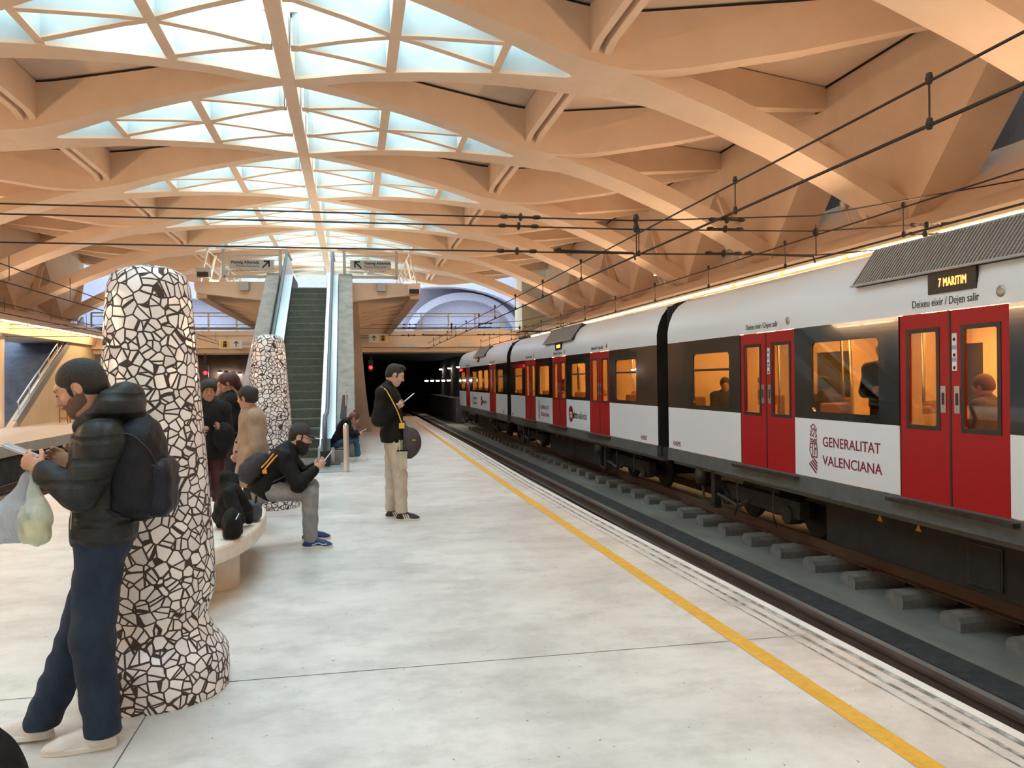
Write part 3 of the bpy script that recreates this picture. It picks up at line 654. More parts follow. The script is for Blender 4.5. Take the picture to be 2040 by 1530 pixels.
for nm, xa, sgn in (('left', EX0, -1), ('right', EX1, 1)):
    def side(dx0, dx1, h0, h1, nm2, m, y0=EY0-.6):
        b = MB(); xs0, xs1 = xa+sgn*dx0, xa+sgn*dx1
        path = [(y0, 0), (EY0, 0), (ETOP, MZ), (ETOP+2.0, MZ)]
        for (ya, za), (yb, zb) in zip(path, path[1:]):
            b.hexa([(xs0, ya, za+h0), (xs1, ya, za+h0), (xs1, yb, zb+h0), (xs0, yb, zb+h0)], [(xs0, ya, za+h1), (xs1, ya, za+h1), (xs1, yb, zb+h1), (xs0, yb, zb+h1)])
        return b.build(nm2, m)
    parts.append(side(0, .012, -.1, .28, 'skirt', M['rubber']))
    parts.append(side(.012, .17, -.1, .30, 'inner_cladding', M['alum'], EY0-1.0))
    parts.append(side(.165, .185, .30, .92, 'balustrade', mat('balustrade_panel', (.50, .58, .64), .25, .5), EY0-1.3))
    parts.append(side(.185, .33, -.1, .30, 'outer_cladding', M['alum'], EY0-1.0))
    b = MB(); xc = xa+sgn*.175
    pts = [(xc, EY0-1.5, .20), (xc, EY0-1.75, .35), (xc, EY0-1.82, .58), (xc, EY0-1.7, .82), (xc, EY0-1.4, .95), (xc, EY0-.3, .96), (xc, EY0+.1, 1.03), (xc, ETOP, MZ+.98), (xc, ETOP+.4, MZ+.98), (xc, ETOP+1.6, MZ+.98)]
    b.tube(pts, .045, 10); parts.append(b.build('handrail', M['bluerubber'], smooth=True))
    b = MB(); b.prism([(xc-.09, EY0-1.72, 0), (xc-.09, EY0-1.72, .3), (xc-.09, EY0-1.2, .5), (xc-.09, EY0-.2, .4), (xc-.09, EY0-.2, 0)], (.18, 0, 0)); parts.append(b.build('newel', M['black']))
adopt(es_, parts)
for nm, x0, x1, xb in (('left', -2.42, -2.03, -2.42), ('right', -.34, .06, .12)):
    b = MB(); y0 = 16.9; zt = lambda y: (y-EY0)*T30+.62
    b.prism([(x0, y0+.3, -.0), (x0, y0+.3, zt(y0+.3)), (x0, ETOP-.55, MZ+.0), (x0, 27.5, MZ), (x0, 27.5, 0)] if False else [(x0, y0+.3, 0), (x0, y0+.3, zt(y0+.3)), (x0, 24.45, zt(24.45)-.05), (x0, 27.5, MZ-.1), (x0, 27.5, 0)], (x1-x0, 0, 0))
    structure(b.build('escalator_wall_'+nm, M['grey_conc'], bevel=.03))
b = MB()   # flared pier carrying the deck
prof = [(.62, 0), (.52, .5), (.44, 1.2), (.36, 2.2), (.28, 3.3), (.22, 4.2)]
rows = [[(-1.9, 26.0, z), (w-.0, 26.0-w*.5, z), (w+.02, 29.5, z), (-1.9, 29.5, z)] for w, z in prof]
for r0, r1 in zip(rows, rows[1:]): b.add(r0+r1, [(0, 1, 5, 4), (1, 2, 6, 5), (2, 3, 7, 6), (3, 0, 4, 7)])
structure(b.build('mezzanine_pier', noisy('beige_render', (.46, .34, .26), (.54, .41, .32), 2, .6), smooth=40))
# bollard and small post
r = empty('bollard', (-.12, 14.42, 0), 'short steel bollard in front of the seated girl', 'bollard')
b = MB(); b.lathe([(.052, 0), (.052, .78), (.045, .83), (.02, .86), (0, .865)], n=24); b.build('post', M['steel'], r, smooth=40)
b = MB(); b.lathe([(.075, 0), (.075, .008), (.05, .012)], n=24); b.build('base_ring', M['steel_dull'], r)
r = empty('information_stand', (-.20, 17.0, 0), 'slim dark information stand leaning beside the escalator foot', 'stand')
b = MB(); b.hexa([(-.06, -.02, .82), (.05, -.02, .82), (.05, .02, .82), (-.06, .02, .82)], [(.0, .1, 1.32), (.11, .1, 1.32), (.11, .14, 1.32), (.0, .14, 1.32)]); b.build('panel', mat('dark_panel', (.07, .07, .075), .5), r)
b = MB(); b.tube([(.07, .06, 0), (.07, .06, 1.4)], .018); b.build('pole', M['steel'], r)

# ---- mosaic pillars
PROF = [(.362, 0), (.368, .06), (.365, .19), (.352, .215), (.335, .235), (.30, .29), (.272, .345), (.262, .38), (.268, .42), (.288, .47), (.302, .53), (.303, .60), (.297, .75), (.285, .95), (.268, 1.24), (.248, 1.50), (.228, 1.78), (.215, 1.96), (.208, 2.06), (.199, 2.12), (.182, 2.165), (.15, 2.195), (.09, 2.215), (0, 2.222)]
for (x, y, lab) in ((-1.035, 4.47, 'large mosaic pillar of broken white tiles beside the man with the backpack'), (-1.05, 10.66, 'second, farther mosaic pillar of broken white tiles left of the escalator')):
    b = MB(); b.lathe(PROF, n=72); p = b.build('mosaic_pillar', M['mosaic'], smooth=50); p.location = (x, y, 0); tag(p, lab, 'pillar')
# ---- bench
bn = empty('bench', (-1.2, 6.9, 0), 'curved pale stone bench between the two mosaic pillars', 'bench')
ctrl = [(-1.05, 5.78), (-.93, 5.93), (-.83, 6.2), (-.765, 6.6), (-.755, 7.0), (-.77, 7.4), (-.81, 7.7), (-.93, 7.95), (-1.1, 8.08), (-1.4, 8.2), (-1.75, 8.1), (-1.95, 7.7), (-1.98, 7.1), (-1.95, 6.5), (-1.75, 6.0), (-1.4, 5.75)]
def crom(c, n=6):
    out = []
    for i in range(len(c)):
        p = [Vector((*c[(i+j) % len(c)], 0)) for j in (-1, 0, 1, 2)]
        for t in [k/n for k in range(n)]:
            v = .5*((2*p[1])+(p[2]-p[0])*t+(2*p[0]-5*p[1]+4*p[2]-p[3])*t*t+(3*p[1]-p[0]-3*p[2]+p[3])*t**3); out.append((v.x, v.y))
    return out
b = MB(); b.prism([(x, y, .32) for x, y in crom(ctrl)], (0, 0, .13)); s1 = b.build('seat_slab', M['bench'], bevel=.025)
ps = [s1]
for x, y in ((-1.06, 6.62), (-1.25, 7.75), (-1.6, 6.8)):
    b = MB(); b.lathe([(.165, 0), (.165, .25), (.175, .262), (.175, .32)], (x, y, 0), 32); ps.append(b.build('drum_support', noisy('warm_cast_stone', (.55, .46, .37), (.62, .53, .44), 8, .6), smooth=40))
adopt(bn, ps)

# ---- overhead line
def wire(name, pts, r, label, cat='cable', m=None, group=None):
    b = MB(); b.tube(pts, r, 6); return tag(b.build(name, m or M['wire']), label, cat, group)
for L_, zc, zm, nm in ((4.16, 3.42, 3.75, 'near'), (7.10, 3.42, 3.80, 'train')):
    r = empty('overhead_line', (L_, 0, zc), 'overhead contact line above the %s track, two wires joined by droppers' % nm, 'cable')
    b = MB(); b.tube([(L_, -6, zc), (L_-.0, 46, zc-.05)], .014, 6); o1 = b.build('contact_wire', M['wire'])
    b = MB(); b.tube([(L_, -6, zm), (L_, 46, zm-.1)], .011, 6); o2 = b.build('messenger_wire', M['wire'])
    b = MB()
    for i in range(15): y = 5.1+i*3.0 if nm == 'near' else 3.4+i*2.9; b.tube([(L_, y, zc), (L_, y, zm)], .008, 5); b.lathe([(.02, -.04), (.03, 0), (.02, .04)], (L_, y, zm), 6); b.lathe([(.02, -.04), (.03, 0), (.02, .04)], (L_, y, zc), 6); b.mark()
    adopt(r, [o1, o2]+b.build_each('dropper', M['wire']))
# cross spans with insulators
def cross_span(y, zs, x0, x1, label, detail=True):
    r = empty('cross_span', (0, y, zs[0]), label, 'cable'); b = MB(); ob = []
    xs = [x0, -4, 4.16, 7.1, x1]
    for i, z in enumerate(zs):
        b.tube([(x0, y, z+.0), (4.16, y, z-.01), (7.1, y, z+(.02, .03, .14)[i]), (x1, y, z+(.36, .34, .85)[i])], .011, 6)
    ob.append(b.build('span_wires', M['wire']))
    if detail:
        for x in (2.35, 5.55, 9.0):
            b = MB()
            for i, z in enumerate(zs):
                zz = z + (0 if x < 4 else .02+.01*i)
                b.lathe([(.012, -.30), (.03, -.27), (.03, -.20), (.014, -.18), (.014, -.03), (.055, -.012), (.06, 0), (.055, .012), (.014, .03), (.014, .18), (.03, .2), (.03, .27), (.012, .3)], (x+.03*i, y, zz), 10, 'x')
            ob.append(b.build('insulator', M['wire'], smooth=40))
        b = MB(); b.lathe([(.03, 0), (.05, .05), (.03, .12), (.05, .2), (.03, .26)], (4.16, y, zs[1]-.05), 10); b.tube([(4.16, y, zs[1]), (4.16, y, zs[0])], .009, 5); b.mark()
        b.tube([(7.1, y, zs[2]), (7.1, y, zs[0])], .009, 5); b.lathe([(.03, 0), (.05, .05), (.03, .12)], (7.1, y, zs[1]-.05), 10); ob += b.build_each('hanger', M['wire'])
        for xa, xb in ((2.9, 4.16), (5.9, 7.1)):
            b = MB(); b.tube([(xa, y, zs[0]+.02), (xb-.05, y, zs[0]-.0), (xb-.02, y, zs[0]-.1)], .016, 6); b.tube([(xa, y, zs[0]+.02), (xa+.1, y, zs[0]+.05)], .02, 6); ob.append(b.build('registration_arm', M['wire']))
    adopt(r, ob)
cross_span(11.2, (3.44, 3.80, 3.93), -12.9, 10.95, 'three dark span wires crossing the hall above the nearest end of the escalator')
cross_span(33.5, (3.5, 3.8, 3.95), -12.9, 10.6, 'faint span wires crossing the hall far beyond the escalator', True)
for L_ in (-5.7, -8.1):
    r = empty('overhead_line', (L_, 0, 3.4), 'overhead contact line above the left tracks, %s of the two' % ('nearer' if L_ > -6 else 'farther'), 'cable'); b = MB()
    b.tube([(L_, -6, 3.4), (L_, 45, 3.3)], .013, 6); b.tube([(L_, -6, 3.85), (L_, 45, 3.35)], .011, 6); o1 = b.build('wires', M['wire']); b = MB()
    for i in range(14): b.tube([(L_, 3+i*3, 3.4), (L_, 3+i*3, 3.83)], .007, 5); b.mark()
    adopt(r, [o1]+b.build_each('dropper', M['wire']))
# uplights on brackets at the strut feet
for i, k in enumerate((0, 1, 2, 3, 4)):
    r = empty('wall_uplight', (10.4, S0+k*P-P/2+.95, 5.2), 'round white uplight on a stalk at a strut foot of the right wall', 'lamp', 'uplights at the strut feet')
    b = MB(); b.tube([(.3, .1, -.5), (0, 0, 0)], .02); b.build('stalk', M['roof'], r); b = MB(); b.lathe([(0, -.09), (.07, -.07), (.10, 0), (.10, .10), (.08, .12)], n=16); b.build('housing', M['steel_dull'], r, smooth=40)
    b = MB(); b.lathe([(0, .0), (.085, .0)], (0, 0, .11), 16); b.build('lens', mat('uplight_lens', (1, 1, 1), .4, emis=(.9, .9, 1), es=6) if k in (2,) else M['steel'], r)

b = MB(); b.box((-18, -21, -1.2), (14, -20.6, 10)); b.box((-18.3, -21, -1.2), (-18, 46, 4.7)); structure(b.build('wall_front', M['sidewall']))
b = MB(); b.box((-18, 45.2, 4.3), (-15, 47, 9)); b.box((9.8, 45.5, 4.3), (13.5, 47.5, 9)); b.box((8.9, 46, 3.3), (13.2, 56, 3.5)); structure(b.build('wall_gallery_cheek', M['sidewall']))

for sg in (-1, 1):
    for k in (2,): area('uplight_beam', (SX+sg*11.55, S0+k*P-P/2+.95, 5.1), .2, .2, 15, (1.0, .66, .42), (-sg*.75, 0, .66))
# ================================================================ the train
M['twhite'] = mat('train_white_paint', (.70, .80, .90), .28, coat=.1)
M['tred'] = mat('train_red_paint', (.34, .005, .010), .42, spec=.3)
M['tgrey'] = noisy('train_grey_skirt', (.075, .095, .10), (.10, .125, .13), 6, .5)
M['tband'] = mat('dark_window_band', (.022, .024, .022), .12, coat=.5)
M['tdark'] = noisy('shade_dark_underframe', (.006, .006, .006), (.015, .014, .013), 5, .75)  # base colour darkened to hold the shade beneath the cars
M['tmetal'] = noisy('grimy_metal', (.03, .028, .026), (.06, .055, .05), 8, .5, metal=.5)
M['cream'] = mat('cream_interior', (.78, .60, .36), .5)
M['tin_light'] = mat('train_ceiling_lamp', (1, .8, .5), .5, emis=(1.0, .56, .20), es=19)
M['seat'] = mat('train_seat', (.30, .14, .07), .6)
M['maroon'] = mat('maroon_lettering', (.20, .01, .045), .5)
M['orange_led'] = mat('orange_led', (1, .3, .05), .5, emis=(1.0, .22, .02), es=9)
M['ink'] = mat('black_lettering', (.02, .02, .02), .5)
M['tsteel'] = mat('satin_handle', (.4, .4, .4), .35, .9)
TX = 5.80; TC = TX+1.275; ZF = .28
HALF = [(0, .28), (0, 2.42), (.035, 2.60), (.11, 2.78), (.22, 2.92), (.40, 3.03), (.70, 3.11), (1.05, 3.15), (1.275, 3.16)]
def yz_panel(b, x, y0, y1, z0, z1, th=.03): b.box((x, y0, z0), (x+th, y1, z1))
def rrect(y0, y1, z0, z1, r, n=5):
    pts = []
    for cy, cz, a0 in ((y1-r, z1-r, 0), (y0+r, z1-r, 90), (y0+r, z0+r, 180), (y1-r, z0+r, 270)):
        for i in range(n+1):
            a = math.radians(a0+90*i/n); pts.append((cy+r*math.cos(a), cz+r*math.sin(a)))
    return pts
def hole_panel(b, x, o, h, r, th=.03):
    """panel o=(y0,y1,z0,z1) in the plane X=x with a rounded hole h"""
    inner = rrect(*h, r); n = len(inner); m = n//4
    oc = [(o[1], o[3]), (o[0], o[3]), (o[0], o[2]), (o[1], o[2])]
    outer = []
    for q in range(4):
        c0 = oc[q]
        for i in range(m): outer.append(c0)
    for xx in (x, x+th):
        vs = [(xx, *p) for p in inner]+[(xx, *p) for p in oc]; fs = []
        for q in range(4):
            for i in range(m-1): fs.append((q*m+i, q*m+i+1, n+q))
            fs.append((q*m+m-1, (q*m+m) % n, n+(q+1) % 4, n+q))
        b.add(vs, fs)
    vs = [(x, *p) for p in inner]+[(x+th, *p) for p in inner]; b.add(vs, [(i, (i+1) % n, n+(i+1) % n, n+i) for i in range(n)])
    vs = [(x, *p) for p in oc]+[(x+th, *p) for p in oc]; b.add(vs, [(i, (i+1) % 4, 4+(i+1) % 4, 4+i) for i in range(4)])
def stroke(b, pts, w, x, closed=False):
    """flat stroke in the plane X=x through (y,z) points"""
    P_ = [Vector((0, p[0], p[1])) for p in pts]
    if closed: P_.append(P_[0])
    for a, c in zip(P_, P_[1:]):
        d = (c-a).normalized(); n = Vector((0, -d.z, d.y))*w/2; e = d*w*.4
        q = [a-n-e, a+n-e, c+n+e, c-n+e]; b.add([(x, v.y, v.z) for v in q], [(0, 1, 2, 3)])
def emblem(yc, zc, h, name, parentlist):
    """crowned shield emblem drawn in thin maroon lines, standing h high; yc, zc = centre; text side is toward -Y"""
    b = MB(); s = h/10.0; f = lambda u, v: (yc-u*s, zc+v*s); x = TX-.004; w = .085*h*.28
    S = lambda pts, c=False: stroke(b, [f(*p) for p in pts], w, x, c)
    S([(-.6, 4.0), (-.9, 4.5), (-.3, 4.9), (.3, 5.0), (.7, 4.5), (.5, 3.9), (1.0, 3.6), (1.2, 4.1), (.9, 3.0), (1.3, 2.6), (.8, 2.3)])
    S([(-.5, 3.4), (-.1, 4.1), (.4, 3.9), (.3, 3.2), (-.3, 2.6), (.3, 2.4)]); S([(-1.1, 3.6), (-.8, 3.0), (-1.2, 2.7), (-.6, 2.4)])
    S([(-1.3, 2.0), (-.9, 1.5), (-.5, 1.9), (0, 1.4), (.5, 1.9), (.9, 1.5), (1.3, 2.0)]); S([(-1.2, 1.2), (1.2, 1.2)]); S([(-1.2, .85), (1.2, .85)])
    S([(-1.2, .85), (-1.4, -.6), (-1.0, -1.4), (-.6, -2.2), (.2, -1.9), (1.3, -2.0), (1.4, -.4), (1.2, .85)]); S([(-.4, .8), (-.4, -1.8)]); S([(.4, .8), (.4, -1.5)]); S([(.65, -.2), (1.05, -.2)]); S([(.85, 0), (.85, -.5)]); S([(-1.0, 0), (-.6, 0)])
    for i in range(4):  # the striped lozenge below
        pass
        stroke(b, [f(-1.5+.55*i, -3.6+.42*i), f((.9, 1.15, 1.2, 1.2)[i], (-5.3, -4.6, -3.9, -3.2)[i])], w*1.7, x)
    parentlist.append(b.build(name, M['maroon'], fix=False))
def build_car(cfg):
    y0, y1 = cfg['y']; root = empty('train_car', (TX, (y0+y1)/2, -.89), cfg['label'], 'train'); ob = []
    def fin(b, n, m, **k): o = b.build(n, m, **k); ob.append(o); return o
    prof = HALF+[(2.55-a, z) for a, z in HALF[-2::-1]]
    # roof shell from band top upward
    up = [(0, 2.22)]+HALF[1:]; up = up+[(2.55-a, z) for a, z in up[-2::-1]]
    b = MB(); ny = 1
    pts0 = [(TX+a, y0, z) for a, z in up]; pts1 = [(TX+a, y1, z) for a, z in up]; n = len(up)
    b.add(pts0+pts1, [(i, i+1, n+i+1, n+i) for i in range(n-1)])
    fin(b, 'roof_shell', M['twhite'], smooth=50)
    doors, wins = cfg['doors'], cfg['wins']
    # solid intervals between doors on the near side
    segs = []; cur = y0
    for d in sorted(doors): segs.append((cur, d[0])); cur = d[1]
    segs.append((cur, y1))
    b = MB(); 
    for a, c in segs: yz_panel(b, TX, a, c, ZF, 1.035); b.mark()
    ob += b.build_each('lower_panel', M['twhite'])
    if cfg.get('seam'): pass
    b = MB()
    for a, c in segs:
        ws = sorted([w for w in wins if a <= (w[0]+w[1])/2 <= c])
        cuts = [a]+[(p[1]+q[0])/2 for p, q in zip(ws, ws[1:])]+[c]
        if not ws: yz_panel(b, TX, a, c, 1.035, 2.22); b.mark(); continue
        for (p, q), w_ in zip(zip(cuts, cuts[1:]), ws): hole_panel(b, TX, (p, q, 1.035, 2.22), (w_[0], w_[1], w_[2], w_[3]), .07)
        b.mark()
    ob += b.build_each('window_band', M['tband'])
    for w_ in wins:
        b = MB(); b.box((TX+.012, w_[0]-.02, w_[2]-.02), (TX+.018, w_[1]+.02, w_[3]+.02)); pane = b.build('window_pane', M['tglass'])
        ob.append(pane)
        if w_[4]:
            b = MB(); b.box((TX+.004, w_[0], w_[3]-.29), (TX+.03, w_[1], w_[3]-.255)); t_ = b.build('window_transom', M['black']); ob.append(t_)
    for d in doors:
        mid = (d[0]+d[1])/2
        for a, c, inn in ((d[0], mid-.008, 1), (mid+.008, d[1], -1)):
            wa, wc = (a+.16, c-.10) if inn == 1 else (a+.10, c-.16)
            wa, wc = (a+.14, c-.17) if inn == 1 else (a+.17, c-.14)
            b = MB(); hole_panel(b, TX+.012, (a+.005, c-.005, ZF-.01, 2.22), (wa, wc, 1.05, 2.03), .02, .035); dr = fin(b, 'door', M['tred'])
            b = MB(); hole_panel(b, TX+.006, (wa-.035, wc+.035, 1.015, 2.065), (wa+.01, wc-.01, 1.06, 2.02), .02, .008); fr = b.build('window_seal', M['black']); fr.parent = dr
            b = MB(); b.box((TX+.02, wa, 1.05), (TX+.026, wc, 2.03)); gl = b.build('door_glass', M['tglass']); gl.parent = dr
            hy = c-.085 if inn == 1 else a+.085
            b = MB(); b.box((TX+.004, hy-.035, 1.20), (TX+.014, hy+.035, 1.47)); b.cur = 1; b.box((TX+.002, hy-.018, 1.28), (TX+.006, hy+.018, 1.40)); hd = b.build('handle', [M['tsteel'], M['black']]); hd.parent = dr
            dr['_done'] = 1
        b = MB(); b.box((TX+.008, mid-.012, ZF), (TX+.03, mid+.012, 2.22)); b.mark(); b.box((TX+.008, d[0]-.006, ZF), (TX+.03, d[0]+.008, 2.22)); b.mark(); b.box((TX+.008, d[1]-.008, ZF), (TX+.03, d[1]+.006, 2.22)); ob += b.build_each('door_seal', M['black'])
    # far side and ends
    b = MB(); b.box((TX+2.49, y0, ZF), (TX+2.55, y1, 1.1)); b.box((TX+2.49, y0, 2.05), (TX+2.55, y1, 2.42))
    yy = y0
    while yy < y1-1: b.box((TX+2.49, yy, 1.1), (TX+2.55, yy+.8, 2.05)); yy += 2.6
    fin(b, 'far_side', M['twhite'])
    b = MB(); b.box((TX+2.5, y0, 1.1), (TX+2.51, y1, 2.05)); fin(b, 'far_glass', M['tband'])
    b = MB(); 
    for e0, e1, fl_ in ((y0, y0+.05, 0), (y1-.05, y1, 1)):
        pp = [(TX+a*.995+.005, e0, z-.01) for a, z in prof]
        b.prism(pp, (0, e1-e0, 0)); b.mark()
    ob += b.build_each('end_wall', M['tdark'])
    # interior
    b = MB(); b.box((TX+.08, y0+.06, ZF-.05), (TX+2.48, y1-.06, ZF)); b.cur = 1; b.box((TX+.08, y0+.06, 2.32), (TX+2.48, y1-.06, 2.36)); b.box((TX+2.44, y0+.06, ZF), (TX+2.48, y1-.06, 1.15)); b.box((TX+2.44, y0+.06, 2.0), (TX+2.48, y1-.06, 2.35))
    yy = y0+.3
    while yy < y1-1: b.box((TX+2.43, yy, 1.1), (TX+2.48, yy+1.0, 2.05)); yy += 2.6
    b.box((TX+.08, y0+.07, ZF), (TX+2.48, y0+.12, 2.33)); b.box((TX+.08, y1-.12, ZF), (TX+2.48, y1-.07, 2.33))
    for d in doors:   # draught screens beside the doors, cream with an oval cut
        for yy in (d[0]-.06, d[1]+.02): b.box((TX+.10, yy, ZF), (TX+.62, yy+.04, 1.15)); b.box((TX+.10, yy, 1.15), (TX+.30, yy+.04, 2.32))
        for yy in (d[0]-.06, d[1]+.02): b.box((TX+1.95, yy, ZF), (TX+2.45, yy+.04, 2.32))
    fin(b, 'interior_lining', [mat('train_floor', (.12, .10, .09), .6), M['cream']])
    b = MB(); b.box((TX+.75, y0+.5, 2.30), (TX+.95, y1-.5, 2.318)); b.box((TX+1.60, y0+.5, 2.30), (TX+1.80, y1-.5, 2.318)); b.marks = [(8, 6)]; ob += b.build_each('ceiling_lamp', M['tin_light'])
    b = MB()
    for d in doors:
        for xx in (TX+.66, TX+1.9):
            for yy in (d[0]-.05, d[1]+.05): b.tube([(xx, yy, ZF), (xx+.03, yy, 1.2), (xx, yy, 2.32)], .017, 6); b.mark()
    ob += b.build_each('grab_pole', M['tsteel'], smooth=True)
    for a, c in segs:
        if c-a < 1.3: continue
        for xx in (TX+.15, TX+1.75):
            k = max(1, int((c-a-.3)/.85))
            for i in range(k):
                yy = a+.2+(c-a-.4-.5)*i/max(1, k-1) if k > 1 else (a+c)/2-.25
                b = MB(); b.box((xx, yy, ZF+.02), (xx+.45, yy+.42, ZF+.42)); b.box((xx, yy+(0 if i % 2 == 0 else .36), ZF+.42), (xx+.45, yy+(.07 if i % 2 == 0 else .43), ZF+.95)); fin(b, 'passenger_seat', M['seat'], bevel=.03)
    # skirt, underframe
    b = MB(); b.box((TX-.02, y0, .06), (TX+.06, y1, .27)); b.box((TX+.1, y0, -.02), (TX+2.45, y1, .24)); fin(b, 'skirt', M['tgrey'])
    b = MB()
    for d in doors: b.box((TX-.10, d[0]-.12, .215), (TX+.02, d[1]+.12, .255)); b.mark()
    ob += b.build_each('door_step', M['tmetal'])
    for yb in cfg['bogies']:
        b = MB(); b.box((TX+.30, yb-1.25, -.42), (TX+.45, yb+1.25, -.18)); b.box((TX+2.1, yb-1.25, -.42), (TX+2.25, yb+1.25, -.18)); b.box((TX+.5, yb-.35, -.45), (TX+2.05, yb+.35, -.05))
        for yy in (yb-.95, yb+.95):
            for xx in (TX+.80, TX+1.75): b.lathe([(0, -.06), (.36, -.06), (.37, 0), (.34, .03), (.32, .05), (.10, .05), (.08, .09), (0, .09)][::-1] if False else [(0, -.07), (.30, -.07), (.34, -.06), (.36, 0), (.33, .05), (0, .05)], (xx, yy, -.41), 26, 'x')
            b.tube([(TX+.4, yy, -.41), (TX+2.1, yy, -.41)], .07, 10)
            b.lathe([(0, -.10), (.13, -.10), (.14, -.05), (.14, .12), (0, .12)], (TX+.36, yy, -.40), 14, 'x')
            for q in (-.22, .22): b.lathe([(.07, 0), (.075, .06), (.07, .12), (.075, .18), (.07, .25)], (TX+.36, yy+q, -.43), 10)
        fin(b, 'bogie', M['tdark'], smooth=40)
        b = MB(); b.lathe([(0, -.12), (.10, -.12), (.13, -.05), (.13, .08), (.10, .14), (0, .14)], (TX+.14, yb+1.55, -.13), 14, 'z'); fin(b, 'air_tank', M['tmetal'], smooth=40); b = MB(); b.tube([(TX+.12, yb+1.5, -.28), (TX+.10, yb+1.4, -.52), (TX+.1, yb+1.1, -.55)], .022, 6)
        b.mark(); b.box((TX+.1, yb+1.0, -.6), (TX+.22, yb+1.12, .02)); b.mark(); b.tube([(TX+.1, yb+.2, -.05), (TX+.06, yb+.1, -.35), (TX+.08, yb+.25, -.58), (TX+.14, yb+.5, -.6)], .014, 6); b.mark(); b.tube([(TX+.12, yb+.9, -.35), (TX+.12, yb+.2, -.45), (TX+.1, yb-.2, -.3)], .03, 6); b.mark(); b.tube([(TX+.1, yb-.9, -.05), (TX+.06, yb-.95, -.4), (TX+.2, yb-.8, -.6)], .012, 6)
        ob += b.build_each('brake_gear', M['tmetal'], smooth=40)
    b = MB(); ya, yb_ = sorted(cfg['bogies'])[0]+1.9, sorted(cfg['bogies'])[-1]-1.9
    b.box((TX+.28, ya, -.60), (TX+2.25, yb_, -.02)); fin(b, 'equipment_box', M['tdark'], bevel=.02)
    b = MB(); 
    yq = cfg.get('hatch', (ya+yb_)/2)
    b.box((TX+.255, yq-.22, -.52), (TX+.285, yq+.22, -.10)); b.cur = 1; b.box((TX+.25, yq-.20, -.50), (TX+.256, yq+.20, -.12)); fin(b, 'hatch', [M['tmetal'], M['tdark']])
    b = MB()
    for yw in (yq+.95, yq+1.6): b.prism([(TX+.274, yw-.045, -.14), (TX+.274, yw+.045, -.14), (TX+.274, yw, -.05)], (.004, 0, 0)); b.mark()
    ob += b.build_each('warning_triangle', mat('warning_yellow', (.5, .25, .03), .5))
    # vents
    for va, vc in cfg['vents']:
        b = MB(); P0, P1 = Vector((-.012, 0, 2.60)), None
        def on(a, z, y): return (TX+a-.018, y, z)
        path = [(-.008, 2.63), (.31, 3.06)]
        for (p, z0), (q, z1) in zip(path, path[1:]): b.add([on(p, z0, va), on(p, z0, vc), on(q, z1, vc), on(q, z1, va)], [(0, 1, 2, 3)])
        for e in (va, vc-.03):
            for (p, z0), (q, z1) in zip(path, path[1:]): b.hexa([(TX+p-.03, e, z0), (TX+p+.02, e, z0), (TX+q+.02, e, z1), (TX+q-.03, e, z1)], [(TX+p-.03, e+.03, z0), (TX+p+.02, e+.03, z0), (TX+q+.02, e+.03, z1), (TX+q-.03, e+.03, z1)])
        b.prism([(TX-.008, va+.002, 2.63), (TX+.31, va+.002, 3.06), (TX+.5, va+.002, 3.0), (TX+.1, va+.002, 2.6)], (0, vc-va-.004, 0)); v = fin(b, 'roof_vent', mat('vent_back', (.02, .022, .024), .6))
        b = MB(); yy = va+.04; 
        while yy < vc-.03:
            for (p, z0), (q, z1) in zip(path, path[1:]): b.hexa([(TX+p-.045, yy, z0), (TX+p-.01, yy, z0), (TX+q-.01, yy, z1), (TX+q-.045, yy, z1)], [(TX+p-.045, yy+.012, z0), (TX+p-.01, yy+.012, z0), (TX+q-.01, yy+.012, z1), (TX+q-.045, yy+.012, z1)])
            yy += .048
        for h in ((-.008, 2.63), (.31, 3.06)): b.tube([(TX+h[0]-.03, va, h[1]), (TX+h[0]-.03, vc, h[1])], .014, 6)
        sl = b.build('vent_slats', mat('vent_slat_grey', (.42, .45, .48), .45, .1), fix=False); sl.parent = v
    # lettering
    for (ys_, zb) in cfg['exit_text']:
        ob.append(text_mesh('exit_lettering', 'Deixeu eixir / Dejen salir', .112, M['ink'], (TX-.003, ys_, zb-.012), (0, -1, 0), (0, 0, 1), sx=.80, extrude=.001))
        b = MB(); b.lathe([(0, -.012), (.035, -.012), (.05, -.006), (.055, 0)], (TX, ys_-1.17, zb+.045), 18, 'x'); fin(b, 'door_chime', M['tsteel'], smooth=40)
    for (ya_, yb_, txt) in cfg['led']:
        b = MB(); b.box((TX-.012, ya_, 2.40), (TX+.02, yb_, 2.62)); lb = fin(b, 'destination_display', M['black'])
        t = text_mesh('display_text', txt, .12, M['orange_led'], (TX-.014, yb_-.15, 2.465), (0, -1, 0), (0, 0, 1), sx=.60, extrude=.0005, sp=1.12); t.parent = lb
    for (yy, zz, t, sz) in cfg['numbers']: ob.append(text_mesh('car_number', t, sz, M['maroon'], (TX-.003, yy, zz), (0, -1, 0), (0, 0, 1), sx=.8, extrude=.001))
    for (ye, zc, h) in cfg['gen']:
        emblem(ye, zc, h, 'emblem', ob)
        k = h/.60
        ob.append(text_mesh('lettering', 'GENERALITAT', .172*k, M['maroon'], (TX-.003, ye-.20*k, zc+.035*k), (0, -1, 0), (0, 0, 1), sx=1.02, extrude=.001, bold=.0012))
        ob.append(text_mesh('lettering', 'VALENCIANA', .172*k, M['maroon'], (TX-.003, ye-.20*k, zc-.20*k), (0, -1, 0), (0, 0, 1), sx=1.09, extrude=.001, bold=.0012))
